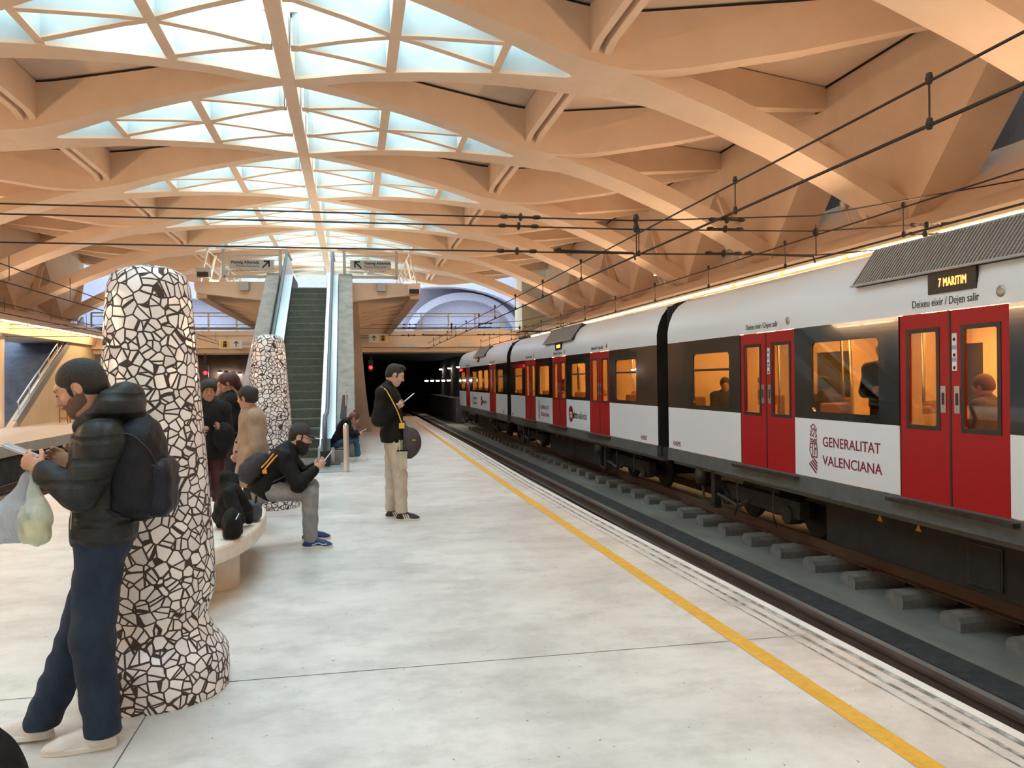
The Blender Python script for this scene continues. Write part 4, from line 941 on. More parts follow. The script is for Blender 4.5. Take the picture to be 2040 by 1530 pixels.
    for (ye, zc, h) in cfg['metro']:
        b = MB(); b.lathe([(0, 0), (h*.5, 0)], (TX-.0025, ye-h*.5, zc), 28, 'x'); fin(b, 'logo_disc', mat('logo_red', (.45, .02, .02), .4))
        ob.append(text_mesh('logo_letter', 'm', h*.75, mat('logo_white', (.8, .8, .8), .4), (TX-.005, ye-h*.22, zc-h*.22), (0, -1, 0), (0, 0, 1), extrude=.0005, bold=.008))
        ob.append(text_mesh('logo_lettering', 'etro', h*.62, M['ink'], (TX-.003, ye-h*.90, zc-h*.22), (0, -1, 0), (0, 0, 1), sx=.9, extrude=.001, bold=.010))
        ob.append(text_mesh('logo_lettering', 'val\u00e8ncia', h*.62, M['ink'], (TX-.003, ye-h*1.98, zc-h*.22), (0, -1, 0), (0, 0, 1), sx=.9, extrude=.001))
    for yy in cfg.get('stickers', []):
        b = MB(); b.box((TX+.0, yy-.03, 1.62), (TX+.011, yy+.03, 1.99)); b.cur = 1
        for q in (1.71, 1.83): b.box((TX-.001, yy-.028, q), (TX+.0, yy+.028, q+.04))
        for q in (1.65, 1.775, 1.93): b.cur = 2; b.lathe([(0, 0), (.018, 0)], (TX-.001, yy, q), 10, 'x')
        fin(b, 'door_sticker', [mat('sticker_white', (.7, .72, .74), .5), mat('sticker_blue', (.2, .35, .55), .5), M['ink']])
    if cfg.get('extra'): cfg['extra'](ob)
    # swing the whole car slightly if needed
    top = [o for o in ob]
    adopt(root, top)
    if 'shift' in cfg: root.location.x += cfg['shift']; root.rotation_euler.z = cfg.get('rz', 0)
    return root
def gangway(ya, yb, dx, label):
    b = MB(); n = 9
    for i in range(n):
        y = ya+(yb-ya)*i/n; g = .0 if i % 2 else .06
        b.box((TX+.18+g+dx, y, .1), (TX+2.37-g+dx, y+(yb-ya)/n+.001, 2.95-g))
    return tag(b.build('gangway', mat('black_bellows', (.012, .012, .014), .7)), label, 'bellows')
W2 = (1.11, 1.97)
def tail(ob):
    b = MB(); b.lathe([(0, -.03), (.06, -.02), (.07, 0)], (TX-.01, 41.9, 2.12), 12, 'x'); b.lathe([(0, -.03), (.05, -.02), (.06, 0)], (TX-.01, 41.3, 2.12), 12, 'x'); b.box((TX-.02, 41.2, 2.08), (TX, 42.0, 2.15)); ob.append(b.build('tail_lamp', M['redlamp']))
    b = MB(); 
    for i in range(6): b.box((TX+.05+i*.05, 41.5, 2.66+i*.045), (TX+.07+i*.05, 42.1, 2.68+i*.045))
    ob.append(b.build('cab_grille', M['tgrey']))
CAR1 = dict(y=(.05, 14.03), doors=[(9.70, 11.22), (6.15, 7.63), (2.4, 3.9)], wins=[(11.58, 12.93, 1.11, 1.98, 1), (7.97, 9.30, 1.13, 2.01, 0), (4.35, 5.70, 1.13, 2.01, 0), (.8, 1.9, 1.11, 1.98, 1)],
    bogies=[11.35, 2.6], hatch=6.75, vents=[(3.9, 8.40)], exit_text=[(11.02, 2.295), (7.41, 2.295)], led=[(6.52, 7.16, '7 MARITIM')], numbers=[(13.82, .335, '4345M3', .13)],
    gen=[(9.27, .665, .60)], metro=[(5.75, .65, .42)], stickers=[10.38, 6.82], label='nearest white and red train car with GENERALITAT VALENCIANA on its side')
CAR2 = dict(y=(14.52, 28.40), doors=[(17.37, 18.88), (20.99, 22.50), (24.56, 26.08)], wins=[(15.66, 16.96, 1.11, 1.98, 1), (19.22, 20.50, 1.11, 1.98, 1), (22.85, 24.1, 1.13, 1.98, 0), (26.5, 27.7, 1.11, 1.98, 1)],
    bogies=[17.0, 25.8], vents=[(20.3, 23.4)], exit_text=[(18.7, 2.295), (22.3, 2.295), (25.9, 2.295)], led=[(21.4, 22.05, '7 MARITIM')], numbers=[(15.42, .335, '4345R2', .13), (28.2, .335, '4345R2', .1)],
    gen=[(24.12, .65, .56)], metro=[(20.78, .65, .44)], label='second train car, the one with the round red metro logo, between two black bellows', shift=0, rz=0)
CAR3 = dict(y=(28.98, 42.35), doors=[(31.36, 32.89), (38.44, 39.86)], wins=[(29.85, 30.98, 1.11, 1.98, 1), (33.2, 34.35, 1.13, 2.0, 0), (34.72, 36.0, 1.13, 2.0, 0), (36.4, 37.7, 1.11, 1.98, 1), (40.2, 41.6, 1.13, 2.0, 0)],
    bogies=[31.5, 39.8], vents=[(34.0, 37.2)], exit_text=[(32.7, 2.295), (39.7, 2.295)], led=[(35.5, 36.15, '7')], numbers=[(29.9, .335, '4345M1', .1)],
    gen=[(37.6, .65, .56)], metro=[(35.2, .65, .42)], label='farthest train car, with red tail lamps at its end', extra=tail)
c1 = build_car(CAR1); c2_ = build_car(CAR2); c3_ = build_car(CAR3)
# the track bends very slightly left with distance
for c_, dx0, dx1, L_ in ((c1, .02, .0, 14), (c2_, -.02, -.14, 14), (c3_, -.16, -.16, 13.4)):
    c_.location.x += (dx0+dx1)/2; c_.rotation_euler.z = -(dx1-dx0)/L_
gangway(14.03, 14.52, 0, 'black bellows between the nearest and the second train car'); gangway(28.43, 28.95, -.15, 'black bellows between the second and the farthest train car')
# pantograph
r = empty('pantograph', (7.05, 30.5, 3.16), 'folded dark pantograph on the train roof', 'pantograph')
b = MB(); b.box((-.5, -.6, .02), (.5, .6, .08)); b.build('base', M['wire'], r)
b = MB(); b.tube([(-.3, -.5, .08), (-.2, .7, .35), (-.3, -.4, .28)], .025); b.tube([(.3, -.5, .08), (.2, .7, .35), (.3, -.4, .28)], .025); b.build('arms', M['wire'], r)
b = MB(); b.tube([(-.75, -.45, .22), (-.6, -.45, .29), (.6, -.45, .29), (.75, -.45, .22)], .02); b.tube([(-.75, -.2, .22), (-.6, -.2, .29), (.6, -.2, .29), (.75, -.2, .22)], .02); b.build('collector_head', M['wire'], r)
# ================================================================ people: implicit surfaces turned into one mesh each
def nv(v): v = np.array(v, float); return v/np.linalg.norm(v)
class Fld:
    def __init__(s, lo, hi, h):
        s.lo = np.array(lo, float); s.h = h; s.n = np.maximum(np.ceil((np.array(hi)-s.lo)/h).astype(int)+1, 4)
        s.a = np.full(s.n, .5, np.float32)
    def sub(s, lo, hi):
        i0 = np.clip(np.floor((np.array(lo)-s.lo)/s.h).astype(int), 0, s.n-1); i1 = np.clip(np.ceil((np.array(hi)-s.lo)/s.h).astype(int)+1, 1, s.n)
        if np.any(i1 <= i0): return None
        ax = [(s.lo[k]+s.h*np.arange(i0[k], i1[k])).astype(np.float32) for k in range(3)]
        return tuple(slice(i0[k], i1[k]) for k in range(3)), ax[0][:, None, None], ax[1][None, :, None], ax[2][None, None, :]
    def put(s, sl, d, k, op):
        a = s.a[sl]
        if op == 'u':
            h = np.clip(.5+.5*(a-d)/k, 0, 1); s.a[sl] = a*(1-h)+d*h-k*h*(1-h)
        else:   # subtract
            h = np.clip(.5-.5*(a+d)/k, 0, 1); s.a[sl] = a*(1-h)+(-d)*h+k*h*(1-h)
    def ell(s, c, r, R=None, k=.02, op='u'):
        c = np.array(c, float); r = np.array(r, float); m = r.max()+k*1.5+2*s.h; q = s.sub(c-m, c+m)
        if q is None: return s
        sl, X, Y, Z = q; x, y, z = X-c[0], Y-c[1], Z-c[2]
        if R is not None:
            R = np.array(R, float); x, y, z = (x*R[0][0]+y*R[0][1]+z*R[0][2], x*R[1][0]+y*R[1][1]+z*R[1][2], x*R[2][0]+y*R[2][1]+z*R[2][2])
        k0 = np.sqrt((x/r[0])**2+(y/r[1])**2+(z/r[2])**2); k1 = np.sqrt((x/r[0]**2)**2+(y/r[1]**2)**2+(z/r[2]**2)**2)+1e-6
        s.put(sl, k0*(k0-1)/k1, k, op); return s
    def cap(s, a, b, ra, rb=None, k=.02, flat=None, op='u'):
        a = np.array(a, float); b = np.array(b, float); rb = ra if rb is None else rb
        m = max(ra, rb)+k*1.5+2*s.h; q = s.sub(np.minimum(a, b)-m*(1 if flat is None else max(1, flat[1])), np.maximum(a, b)+m*(1 if flat is None else max(1, flat[1])))
        if q is None: return s
        sl, X, Y, Z = q; d = b-a; L2 = max(d@d, 1e-9); x, y, z = X-a[0], Y-a[1], Z-a[2]
        t = np.clip((x*d[0]+y*d[1]+z*d[2])/L2, 0, 1); px, py, pz = x-d[0]*t, y-d[1]*t, z-d[2]*t
        if flat is not None:
            n = nv(flat[0]); g = px*n[0]+py*n[1]+pz*n[2]; e = g*(1/flat[1]-1); px, py, pz = px+n[0]*e, py+n[1]*e, pz+n[2]*e
        s.put(sl, np.sqrt(px*px+py*py+pz*pz)-(ra+(rb-ra)*t), k, op); return s
    def box(s, c, r, R=None, rd=.02, k=.015, op='u'):
        c = np.array(c, float); r = np.array(r, float)-rd; m = np.linalg.norm(r)+rd+k*1.5+2*s.h; q = s.sub(c-m, c+m)
        if q is None: return s
        sl, X, Y, Z = q; x, y, z = X-c[0], Y-c[1], Z-c[2]
        if R is not None: x, y, z = (x*R[0][0]+y*R[0][1]+z*R[0][2], x*R[1][0]+y*R[1][1]+z*R[1][2], x*R[2][0]+y*R[2][1]+z*R[2][2])
        x, y, z = np.abs(x)-r[0], np.abs(y)-r[1], np.abs(z)-r[2]; z0 = np.float32(0)
        d = np.sqrt(np.maximum(x, z0)**2+np.maximum(y, z0)**2+np.maximum(z, z0)**2)+np.minimum(np.maximum(x, np.maximum(y, z)), 0)-rd
        s.put(sl, d, k, op); return s
    def half(s, p, n, k=.004):   # cut away the side n points to
        n = nv(n); X = (s.lo[0]+s.h*np.arange(s.n[0]))[:, None, None]; Y = (s.lo[1]+s.h*np.arange(s.n[1]))[None, :, None]; Z = (s.lo[2]+s.h*np.arange(s.n[2]))[None, None, :]
        d = ((X-p[0])*n[0]+(Y-p[1])*n[1]+(Z-p[2])*n[2]).astype(np.float32); s.put((slice(None),)*3, -d, k, 's'); return s
    def folds(s, amp=.004, f=1.0, seed=0.0, zr=None):
        X = (s.lo[0]+s.h*np.arange(s.n[0], dtype=np.float32))[:, None, None]*f; Y = (s.lo[1]+s.h*np.arange(s.n[1], dtype=np.float32))[None, :, None]*f; Z = (s.lo[2]+s.h*np.arange(s.n[2], dtype=np.float32))[None, None, :]*f
        w = np.sin(31*Z+5*np.sin(17*X+seed)+4*np.sin(13*Y))*.6+np.sin(52*Z+26*X+3*np.sin(23*Y+seed))*.4
        s.a += (amp*w).astype(np.float32); return s
    def mesh(s, name, m, parent=None, sub=0):
        a = s.a; a[0], a[-1] = .1, .1; a[:, 0], a[:, -1] = .1, .1; a[:, :, 0], a[:, :, -1] = .1, .1
        ins = a < 0; cnt = np.zeros([n-1 for n in a.shape], np.int8); P_ = np.zeros((*cnt.shape, 3), np.float32) if False else None
        # active cells
        c8 = [ins[i:i+cnt.shape[0], j:j+cnt.shape[1], l:l+cnt.shape[2]] for i in (0, 1) for j in (0, 1) for l in (0, 1)]
        alln = c8[0].copy(); anyy = c8[0].copy()
        for c in c8[1:]: alln &= c; anyy |= c
        act = anyy & ~alln; ci = np.argwhere(act)
        if len(ci) == 0: return None
        idx = np.full(act.shape, -1, np.int32); idx[act] = np.arange(len(ci))
        acc = np.zeros((len(ci), 3)); num = np.zeros(len(ci)); v = {}
        for i in (0, 1):
            for j in (0, 1):
                for l in (0, 1): v[i, j, l] = a[ci[:, 0]+i, ci[:, 1]+j, ci[:, 2]+l]
        for p in v:
            for ax in range(3):
                if p[ax] == 0:
                    q = list(p); q[ax] = 1; q = tuple(q); va, vb = v[p], v[q]; cr = (va < 0) != (vb < 0)
                    t = np.where(cr, va/np.where(cr, va-vb, 1), 0); pt = np.tile(np.array(p, float), (len(ci), 1)); pt[:, ax] = t
                    acc[cr] += pt[cr]; num[cr] += 1
        V = s.lo+(ci+acc/num[:, None])*s.h; Q = []
        for ax in range(3):
            o1, o2 = [k for k in range(3) if k != ax]
            sA = [slice(1, -1)]*3; sA[ax] = slice(0, -1); sB = [slice(1, -1)]*3; sB[ax] = slice(1, None)
            A = ins[tuple(sA)]; B_ = ins[tuple(sB)]; e = np.argwhere(A != B_)
            if len(e) == 0: continue
            e[:, o1] += 1; e[:, o2] += 1; flip = ins[e[:, 0], e[:, 1], e[:, 2]]
            def g(d1, d2): w = e.copy(); w[:, o1] -= d1; w[:, o2] -= d2; return idx[w[:, 0], w[:, 1], w[:, 2]]
            q = np.stack([g(1, 1), g(0, 1), g(0, 0), g(1, 0)], 1)
            if ax == 1: flip = ~flip
            q[~flip] = q[~flip][:, ::-1]; Q.append(q)
        Q = np.concatenate(Q)
        me = bpy.data.meshes.new(name); me.from_pydata(V.tolist(), [], Q.tolist()); me.update(); me.shade_smooth()
        return new_obj(name, me, m, parent)
def axes_from(f, u):
    f = nv(f); u = np.array(u, float); u = nv(u-f*(u@f)); r = np.cross(f, u); return r, f, u
# materials for people
def cloth(name, c, rough=.85, var=.25, bump=.25, scale=14, bsc=70):
    c2 = tuple(min(1, x*(1+var)+.003) for x in c); return noisy(name, c, c2, scale, rough, bump=bump, bscale=bsc, spec=.25)
def skin(name, c):
    m = noisy(name, tuple(x*.9 for x in c), c, 22, .5, bump=.05, bscale=160, spec=.35); bsdf(m).inputs['Subsurface Weight'].default_value = .08
    bsdf(m).inputs['Subsurface Scale'].default_value = .01; return m
M['skin'] = skin('skin_warm', (.50, .27, .185)); M['skin_pale'] = skin('skin_pale', (.56, .34, .26)); M['skin_dark'] = skin('skin_brown', (.36, .19, .12))
M['hair'] = noisy('dark_hair', (.004, .0035, .003), (.011, .009, .008), 60, .6, bump=.5, bscale=160, stretch=(1, 1, .25)); M['stubble'] = noisy('dark_stubble', (.10, .055, .040), (.17, .09, .065), 160, .8)
M['beardm'] = noisy('dark_beard', (.007, .006, .005), (.02, .015, .012), 90, .8, bump=.8, bscale=120)
M['lip'] = mat('lip', (.33, .12, .10), .5); M['eyew'] = mat('eye_white', (.6, .58, .55), .25); M['shoewhite'] = cloth('white_sneaker_leather', (.62, .61, .60), .5, .08, .05)
M['sole'] = mat('white_rubber_sole', (.66, .63, .58), .6); M['phoneb'] = mat('phone_black', (.01, .01, .012), .2); M['phones'] = mat('phone_silver', (.4, .38, .40), .25, .4)
def add_head(F, c, f, u, s=1.0, fine=True, face=1.0):
    r, f, u = axes_from(f, u); R = np.array([r, f, u]); c = np.array(c, float)
    def p(x, y, z): return c+s*(r*x+f*y+u*z)
    e = lambda x, y, z, a, b_, d, k=.015, op='u': F.ell(p(x, y, z), (a*s, b_*s, d*s), R, k*s, op)
    e(0, -.018, .030, .074, .094, .085); e(0, .018, -.015, .066, .076, .090, .03)
    e(0, .035, -.078, .046, .052, .040, .03); e(0, .066, -.098, .022, .020, .018, .02)     # jaw, chin
    e(0, -.045, -.035, .055, .055, .06, .03)
    if fine:
        e(0, .080, .030, .048, .014, .016, .02)                                      # brow
        for q in (-1, 1):
            e(q*.031, .098, .006, .018, .016, .013, .012, 's'); e(q*.031, .079, .004, .0145, .0135, .012, .004)
            e(q*.042, .062, -.030, .022, .022, .022, .02)                             # cheek
            e(q*.077, -.008, -.010, .009, .017, .028, .006); e(q*.085, -.004, -.006, .006, .010, .016, .005, 's')
        F.cap(p(0, .090, .012), p(0, .112, -.026), .009*s, .012*s, k=.010*s); e(0, .104, -.032, .017, .012, .009, .008)
        e(0, .088, -.058, .022, .012, .007, .006); e(0, .086, -.070, .019, .011, .007, .006); e(0, .100, -.064, .03, .008, .002, .003, 's')
    return R
def add_hand(F, w, d, n, side=1, curl=.5, s=1.0, spread=.0, thumb=.5):
    """w wrist, d pointing to the knuckles, n palm normal; side gives the thumb side"""
    d = nv(d); n = np.array(n, float); n = nv(n-d*(n@d)); a = np.cross(n, d)*side; w = np.array(w, float)
    F.cap(w+d*.02*s, w+d*.078*s, .030*s, .034*s, k=.012*s, flat=(n, .48)); F.cap(w-d*.03*s, w+d*.03*s, .026*s, .026*s, k=.02*s, flat=(n, .75))
    for i, L_ in enumerate((.068, .078, .074, .058)):
        o = (1.5-i)*.0205*s; b0 = w+d*(.084-.004*abs(i-1.2))*s+a*o; dirn = nv(d+a*(1.5-i)*spread); ang = 0; p = b0
        for j, fr in enumerate((.46, .30, .24)):
            ang += curl*(.9 if j == 0 else 1.1); q = p+(dirn*math.cos(ang)+n*math.sin(ang))*L_*fr*s
            F.cap(p, q, (.0098-.0012*j)*s, (.0090-.0012*j)*s, k=.003*s); p = q
    t0 = w+d*.028*s+a*.026*s; t1 = t0+nv(d*.7+a*.75+n*thumb)*.040*s; t2 = t1+nv(d*.9+a*.15+n*(thumb+.25))*.030*s
    F.cap(t0, t1, .014*s, .0115*s, k=.008*s); F.cap(t1, t2, .0108*s, .0090*s, k=.003*s)
def bounds(pts, m): P_ = np.array(pts, float); return P_.min(0)-m, P_.max(0)+m
def person(J, name_label, group=None, h=.008, skinm=None, S=1.0, head=True, fine=True, hands=True, foot=None):
    """J: joints. returns (root, J) ; the body is one continuous skin mesh"""
    root = empty('person', tuple(J['root']), name_label, 'person', group)
    J = {k: (np.array(v, float) if not isinstance(v, (str, dict)) else v) for k, v in J.items()}
    pts = [J[k] for k in ('head', 'neck', 'hip', 'shN', 'shF', 'elN', 'elF', 'wrN', 'wrF', 'knN', 'knF', 'anN', 'anF')]
    lo, hi = bounds(pts, .24); lo[2] = max(lo[2], J['root'][2]+.0)-.01
    F = Fld(lo, hi, h); lat = nv(J['shF']-J['shN']); up = nv(J['neck']-J['hip']); fw = np.cross(lat, up); 
    if fw@(J['hf']) < 0: fw = -fw
    R = np.array([lat, fw, up]); T = np.linalg.norm(J['neck']-J['hip'])
    at = lambda t, o=0: J['hip']+(J['neck']-J['hip'])*t+fw*o
    F.ell(at(.02), (.155*S, .105*S, .12*S), R, .05); F.ell(at(.35), (.125*S, .09*S, .16*S), R, .06); F.ell(at(.70), (.15*S, .105*S, .17*S), R, .06)
    F.cap(J['shN'], J['shF'], .055*S, k=.05); F.cap(at(.9), J['head']-nv(J['hf'])*.01-np.array([0, 0, .03]), .058*S, .052*S, k=.03)
    for q in 'NF':
        F.cap(J['sh'+q], J['el'+q], .050*S, .038*S, k=.03); F.cap(J['el'+q], J['wr'+q], .038*S, .026*S, k=.015)
        hp = J.get('hp'+q, at(.0)+(-lat if q == 'N' else lat)*.085*S); J['hp'+q] = hp
        F.cap(hp, J['kn'+q], .078*S, .054*S, k=.04); F.cap(J['kn'+q], J['an'+q], .052*S, .036*S, k=.02)
        ft = J.get('toe'+q, nv([fw[0], fw[1], 0])); F.cap(J['an'+q]-np.array([0, 0, .01]), J['an'+q]+nv(ft)*.06-np.array([0, 0, .055]), .030*S, .020*S, k=.02)
    if head: add_head(F, J['head'], J['hf'], J['hu'], J['hs'][0] if 'hs' in J else 1.0, fine)
    if hands:
        for q in 'NF':
            H = J.get('hand'+q)
            if H: add_hand(F, J['wr'+q], **H)
            else: add_hand(F, J['wr'+q], nv(J['wr'+q]-J['el'+q]), -lat if q == 'F' else lat, 1, .3, fine*1.0 or 1.0)
    body = F.mesh('body', skinm or M['skin']); adopt(root, [body]); J['R'] = R; J['at'] = at; J['fw'] = fw; J['lat'] = lat; J['up'] = up; J['S'] = S
    return root, J
def garment_top(root, J, name, m, inf=.022, hem=-.12, sleeve=.93, h=.008, amp=.004, puff=1.0, collar=.0, arms=True, flare=0., f=1.0, cuts=None):
    pts = [J['neck'], J['hip'], J['shN'], J['shF'], J['elN'], J['elF'], J['wrN'], J['wrF']]; lo, hi = bounds(pts, .25+max(0, -hem)); F = Fld(lo, hi, h); S = J['S']; R = J['R']; at = J['at']
    T = np.linalg.norm(J['neck']-J['hip']); up = J['up']
    F.ell(at(.02), (.155*S+inf, .105*S+inf, .14*S+inf), R, .05); F.ell(at(.35), (.135*S+inf, .10*S+inf, .18*S+inf), R, .06); F.ell(at(.70), (.155*S+inf, .11*S+inf, .18*S+inf), R, .06)
    if hem < -.05:
        a, b_ = at(.05), at(.0)+np.array(J.get('hemdir', -up))*(-hem+.06); F.cap(a, b_, .125*S+inf, .135*S+inf+flare, k=.05, flat=(J['lat'], 1.22))
    F.cap(J['shN'], J['shF'], .058*S+inf, k=.06)
    if collar: F.cap(at(.95), at(1.0)+nv(J['head']-J['neck'])*collar, .068*S, .072*S, k=.03)
    if arms:
        for q in 'NF':
            w_ = J['el'+q]+(J['wr'+q]-J['el'+q])*sleeve
            F.cap(J['sh'+q], J['el'+q], .052*S+inf, (.042*S+inf)*puff, k=.04); F.cap(J['el'+q], w_, (.042*S+inf)*puff, .030*S+inf*.75, k=.02)
    F.folds(amp, f, 1.3); F.half(at(0)+np.array(J.get('hemdir', -up))*(-hem), J.get('hemdir', -up))
    if cuts: cuts(F)
    o = F.mesh(name, m); adopt(root, [o]); return o
def garment_legs(root, J, name, m, inf=.014, h=.008, amp=.004, cuff=.02, top=.14, f=1.1, wide=0., seat=None, hemz=None):
    pts = [J['hip'], J['knN'], J['knF'], J['anN'], J['anF']]; lo, hi = bounds(pts, .24); F = Fld(lo, hi, h); S = J['S']; R = J['R']; at = J['at']
    F.ell(at(.02), (.150*S+inf, .105*S+inf, .14*S+inf), R, .05)
    for q in 'NF':
        F.cap(J['hp'+q], J['kn'+q], .082*S+inf, .058*S+inf+wide, k=.03); F.cap(J['kn'+q], J['an'+q]+np.array([0, 0, cuff]), .056*S+inf+wide, .042*S+inf+wide, k=.02)
    F.folds(amp, f, .4)
    if hemz is not None: F.half((0, 0, hemz), (0, 0, -1), .006)
    if seat is not None: hc = J['hip']; kn = (J['knN']+J['knF'])/2; F.box(((hc[0]*.72+kn[0]*.28)-.10, hc[1], seat-.25), (.32, .5, .25), None, .01, .01, 's')
    o = F.mesh(name, m); adopt(root, [o]); return o
def shoe(root, heel, toe, m, solem, h=.006, wid=.046, high=.085, stripes=None, accent=None):
    heel = np.array(heel, float); toe = np.array(toe, float); d = toe-heel; L_ = np.linalg.norm(d[:2]); d = nv([d[0], d[1], 0]); s = np.array([-d[1], d[0], 0]); z = np.array([0, 0, 1.]); g = heel[2]
    F = Fld(*bounds([heel, toe, heel+z*.12], .09), h); base = np.array([heel[0], heel[1], 0])
    P_ = lambda t, o, zz: np.array([heel[0], heel[1], g])+d*t*L_+s*o+z*zz
    R = np.array([d, s, z])
    F.ell(P_(.72, 0, .022), (L_*.27, wid, .038), R, .03); F.ell(P_(.28, 0, .03), (L_*.27, wid*.86, .05), R, .03); F.cap(P_(.25, 0, .055), P_(.24, 0, high), wid*.92, wid*.90, k=.02); F.cap(P_(.3, 0, high*.9), P_(.72, 0, .048), .034, .024, k=.025)
    F.half(P_(0, 0, .018), -z); up_ = F.mesh('shoe', m)
    n = 22; out = []
    for i in range(n):
        a = 2*PI*i/n; t = .5-.5*math.cos(a); w_ = wid*(1.02 if t > .5 else .86)*(abs(math.sin(a))**.75)*(1 if math.sin(a) > 0 else -1); out.append(P_(t, w_, 0))
    b = MB(); b.prism([tuple(p) for p in out], (0, 0, .026)); sl = b.build('sole', solem, smooth=40, bevel=.004); objs = [up_, sl]
    if stripes is not None:
        b = MB()
        for i in range(3):
            c = P_(.40+.09*i, -wid*.98*stripes[0], .02); e = P_(.40+.09*i-.10, -wid*.80*stripes[0], .075); b.tube([tuple(c), tuple((c+e)/2+s*(-.004*stripes[0])), tuple(e)], .0075, 6)
        objs.append(b.build('stripes', stripes[1]))
    b = MB()
    for i in range(4):
        t = .48+.075*i; zz = .078-.011*i; b.tube([tuple(P_(t, -.022, zz-.008)), tuple(P_(t, 0, zz+.004)), tuple(P_(t, .022, zz-.008))], .0035, 5)
    objs.append(b.build('laces', accent or solem))
    adopt(root, [up_]); 
    for o in objs[1:]: adopt(up_, [o])
    return up_
def hair_short(root, J, m=None, h=.005, t=.007, name='hair', extra=None, s=1.0, long=False):
    r, f, u = axes_from(J['hf'], J['hu']); R = np.array([r, f, u]); c = J['head']; s = J['hs'][0] if 'hs' in J else s
    F = Fld(*bounds([c], .21*s), h); p = lambda x, y, z: c+s*(r*x+f*y+u*z)
    F.ell(p(0, -.020, .034), ((.075+t)*s, (.094+t)*s, (.084+t)*s), R, .01); F.ell(p(0, -.050, -.015), ((.062+t)*s, (.056+t)*s, .075*s), R, .03)
    F.ell(p(0, .118, -.012), (.085*s, .085*s, .062*s), R, .012, 's')                 # the face stays free
    for q in (-1, 1): F.ell(p(.080*q, .000, -.012), (.028*s, .024*s, .034*s), R, .006, 's')   # round the ears
    F.half(p(0, 0, -.045), -u*.95+f*.30, .008); F.half(p(0, .072, .0), f, .008)
    for q in (-1, 1): F.ell(p(.071*q, .028, -.005), (.008*s, .010*s, .030*s), R, .006)     # sideburns
    if extra: extra(F, p, R, s)
    o = F.mesh(name, m or M['hair']); adopt(root, [o]); return o
def brow(root, J, m=None):
    r, f, u = axes_from(J['hf'], J['hu']); c = J['head']; s = J['hs'][0] if 'hs' in J else 1.0; b = MB()
    for q in (-1, 1):
        p = lambda x, y, z: tuple(c+s*(r*x*q+f*y+u*z)); b.tube([p(.014, .094, .022), p(.032, .090, .029), (p(.050, .074, .024))], [.0035*s, .004*s, .002*s], 6)
    o = b.build('eyebrows', m or M['hair'], smooth=True); adopt(root, [o])
    b = MB()
    for q in (-1, 1):
        p = lambda x, y, z: tuple(c+s*(r*x*q+f*y+u*z)); b.tube([p(.018, .0925, .003), p(.031, .0945, .0015), (p(.044, .087, .003))], .0022*s, 6)
    o = b.build('eyelashes', m or M['hair'], smooth=True); adopt(root, [o])
def stubble(root, J, m, t=.003, h=.005, top=-.035, long=0.0, name='beard'):
    r, f, u = axes_from(J['hf'], J['hu']); R = np.array([r, f, u]); c = J['head']; s = J['hs'][0] if 'hs' in J else 1.0
    F = Fld(*bounds([c-u*.08], .18*s+long), h); p = lambda x, y, z: c+s*(r*x+f*y+u*z)
    F.ell(p(0, .030, -.070), ((.053+t)*s, (.056+t)*s, (.046+t)*s), R, .02); F.ell(p(0, .018, -.030), ((.069+t)*s, (.076+t)*s, (.072+t)*s), R, .02); F.ell(p(0, .068, -.098), ((.022+t)*s, (.020+t)*s, (.020+t)*s), R, .02)
    F.ell(p(0, .092, -.052), (.024*s, (.012+t)*s, .005*s), R, .008)
    if long: F.ell(p(0, .060, -.115), (.052*s, .045*s, .060*s), R, .03); F.ell(p(0, .092, -.048), (.028*s, .010*s, .006*s), R, .01)
    F.half(p(0, .05, top), u*.96+f*.22, .006); F.half(p(0, -.02, -.05), -f, .01)
    F.ell(p(0, .108, -.064), (.018*s, .022*s, .006*s), R, .006, 's')
    o = F.mesh(name, m); adopt(root, [o]); return o
def phone(loc, X, Z, label, m=None, w=.072, hgt=.15):
    """slab held in a hand: X across, Z along its length"""
    X = Vector(X).normalized(); Z = Vector(Z).normalized(); Y = Z.cross(X).normalized(); X = Y.cross(Z)
    b = MB(); b.box((-w/2, -.0045, -hgt/2), (w/2, .0045, hgt/2)); o = b.build('phone', m or M['phoneb'], bevel=.003)
    Mx = Matrix((X, Y, Z)).transposed().to_4x4(); Mx.translation = Vector(loc); o.matrix_world = Mx
    b = MB(); b.box((-w/2+.003, .0045, -hgt/2+.004), (w/2-.003, .0052, hgt/2-.004)); sc = b.build('screen', mat('phone_screen', (.05, .05, .06), .1, emis=(.7, .8, 1), es=.5), o)
    return tag(o, label, 'phone')
# ---------------------------------------------------------------- man with the backpack, nearest left
Z3 = (0, 0, 1)
def quilt(name, c, per=.045, axis='Z'):
    m = cloth(name, c, .55, .3, .15, 30); w_ = N(m, 'ShaderNodeTexWave', wave_type='BANDS', bands_direction=axis, wave_profile='SIN', Scale=1/per*.5/PI*PI/1.0*.31, Distortion=1.2, Detail=1.0)
    w_.inputs['Detail Scale'].default_value = 1.2; tc = N(m, 'ShaderNodeTexCoord'); L(m, tc.outputs['Object'], w_.inputs['Vector'])
    cr = N(m, 'ShaderNodeValToRGB'); cr.color_ramp.elements[0].position = .0; cr.color_ramp.elements[1].position = .35; L(m, w_.outputs['Fac'], cr.inputs[0])
    bp = N(m, 'ShaderNodeBump', Strength=.7, Distance=.012); L(m, cr.outputs[0], bp.inputs['Height']); old = bsdf(m).inputs['Normal'].links[0].from_socket; L(m, old, bp.inputs['Normal']); L(m, bp.outputs[0], bsdf(m).inputs['Normal']); return m
M['puffer'] = quilt('dark_quilted_nylon', (.014, .017, .018)); M['jeans'] = noisy('dark_denim', (.005, .014, .034), (.012, .028, .060), 9, .9, bump=.3, bscale=120, stretch=(1, 1, .5))
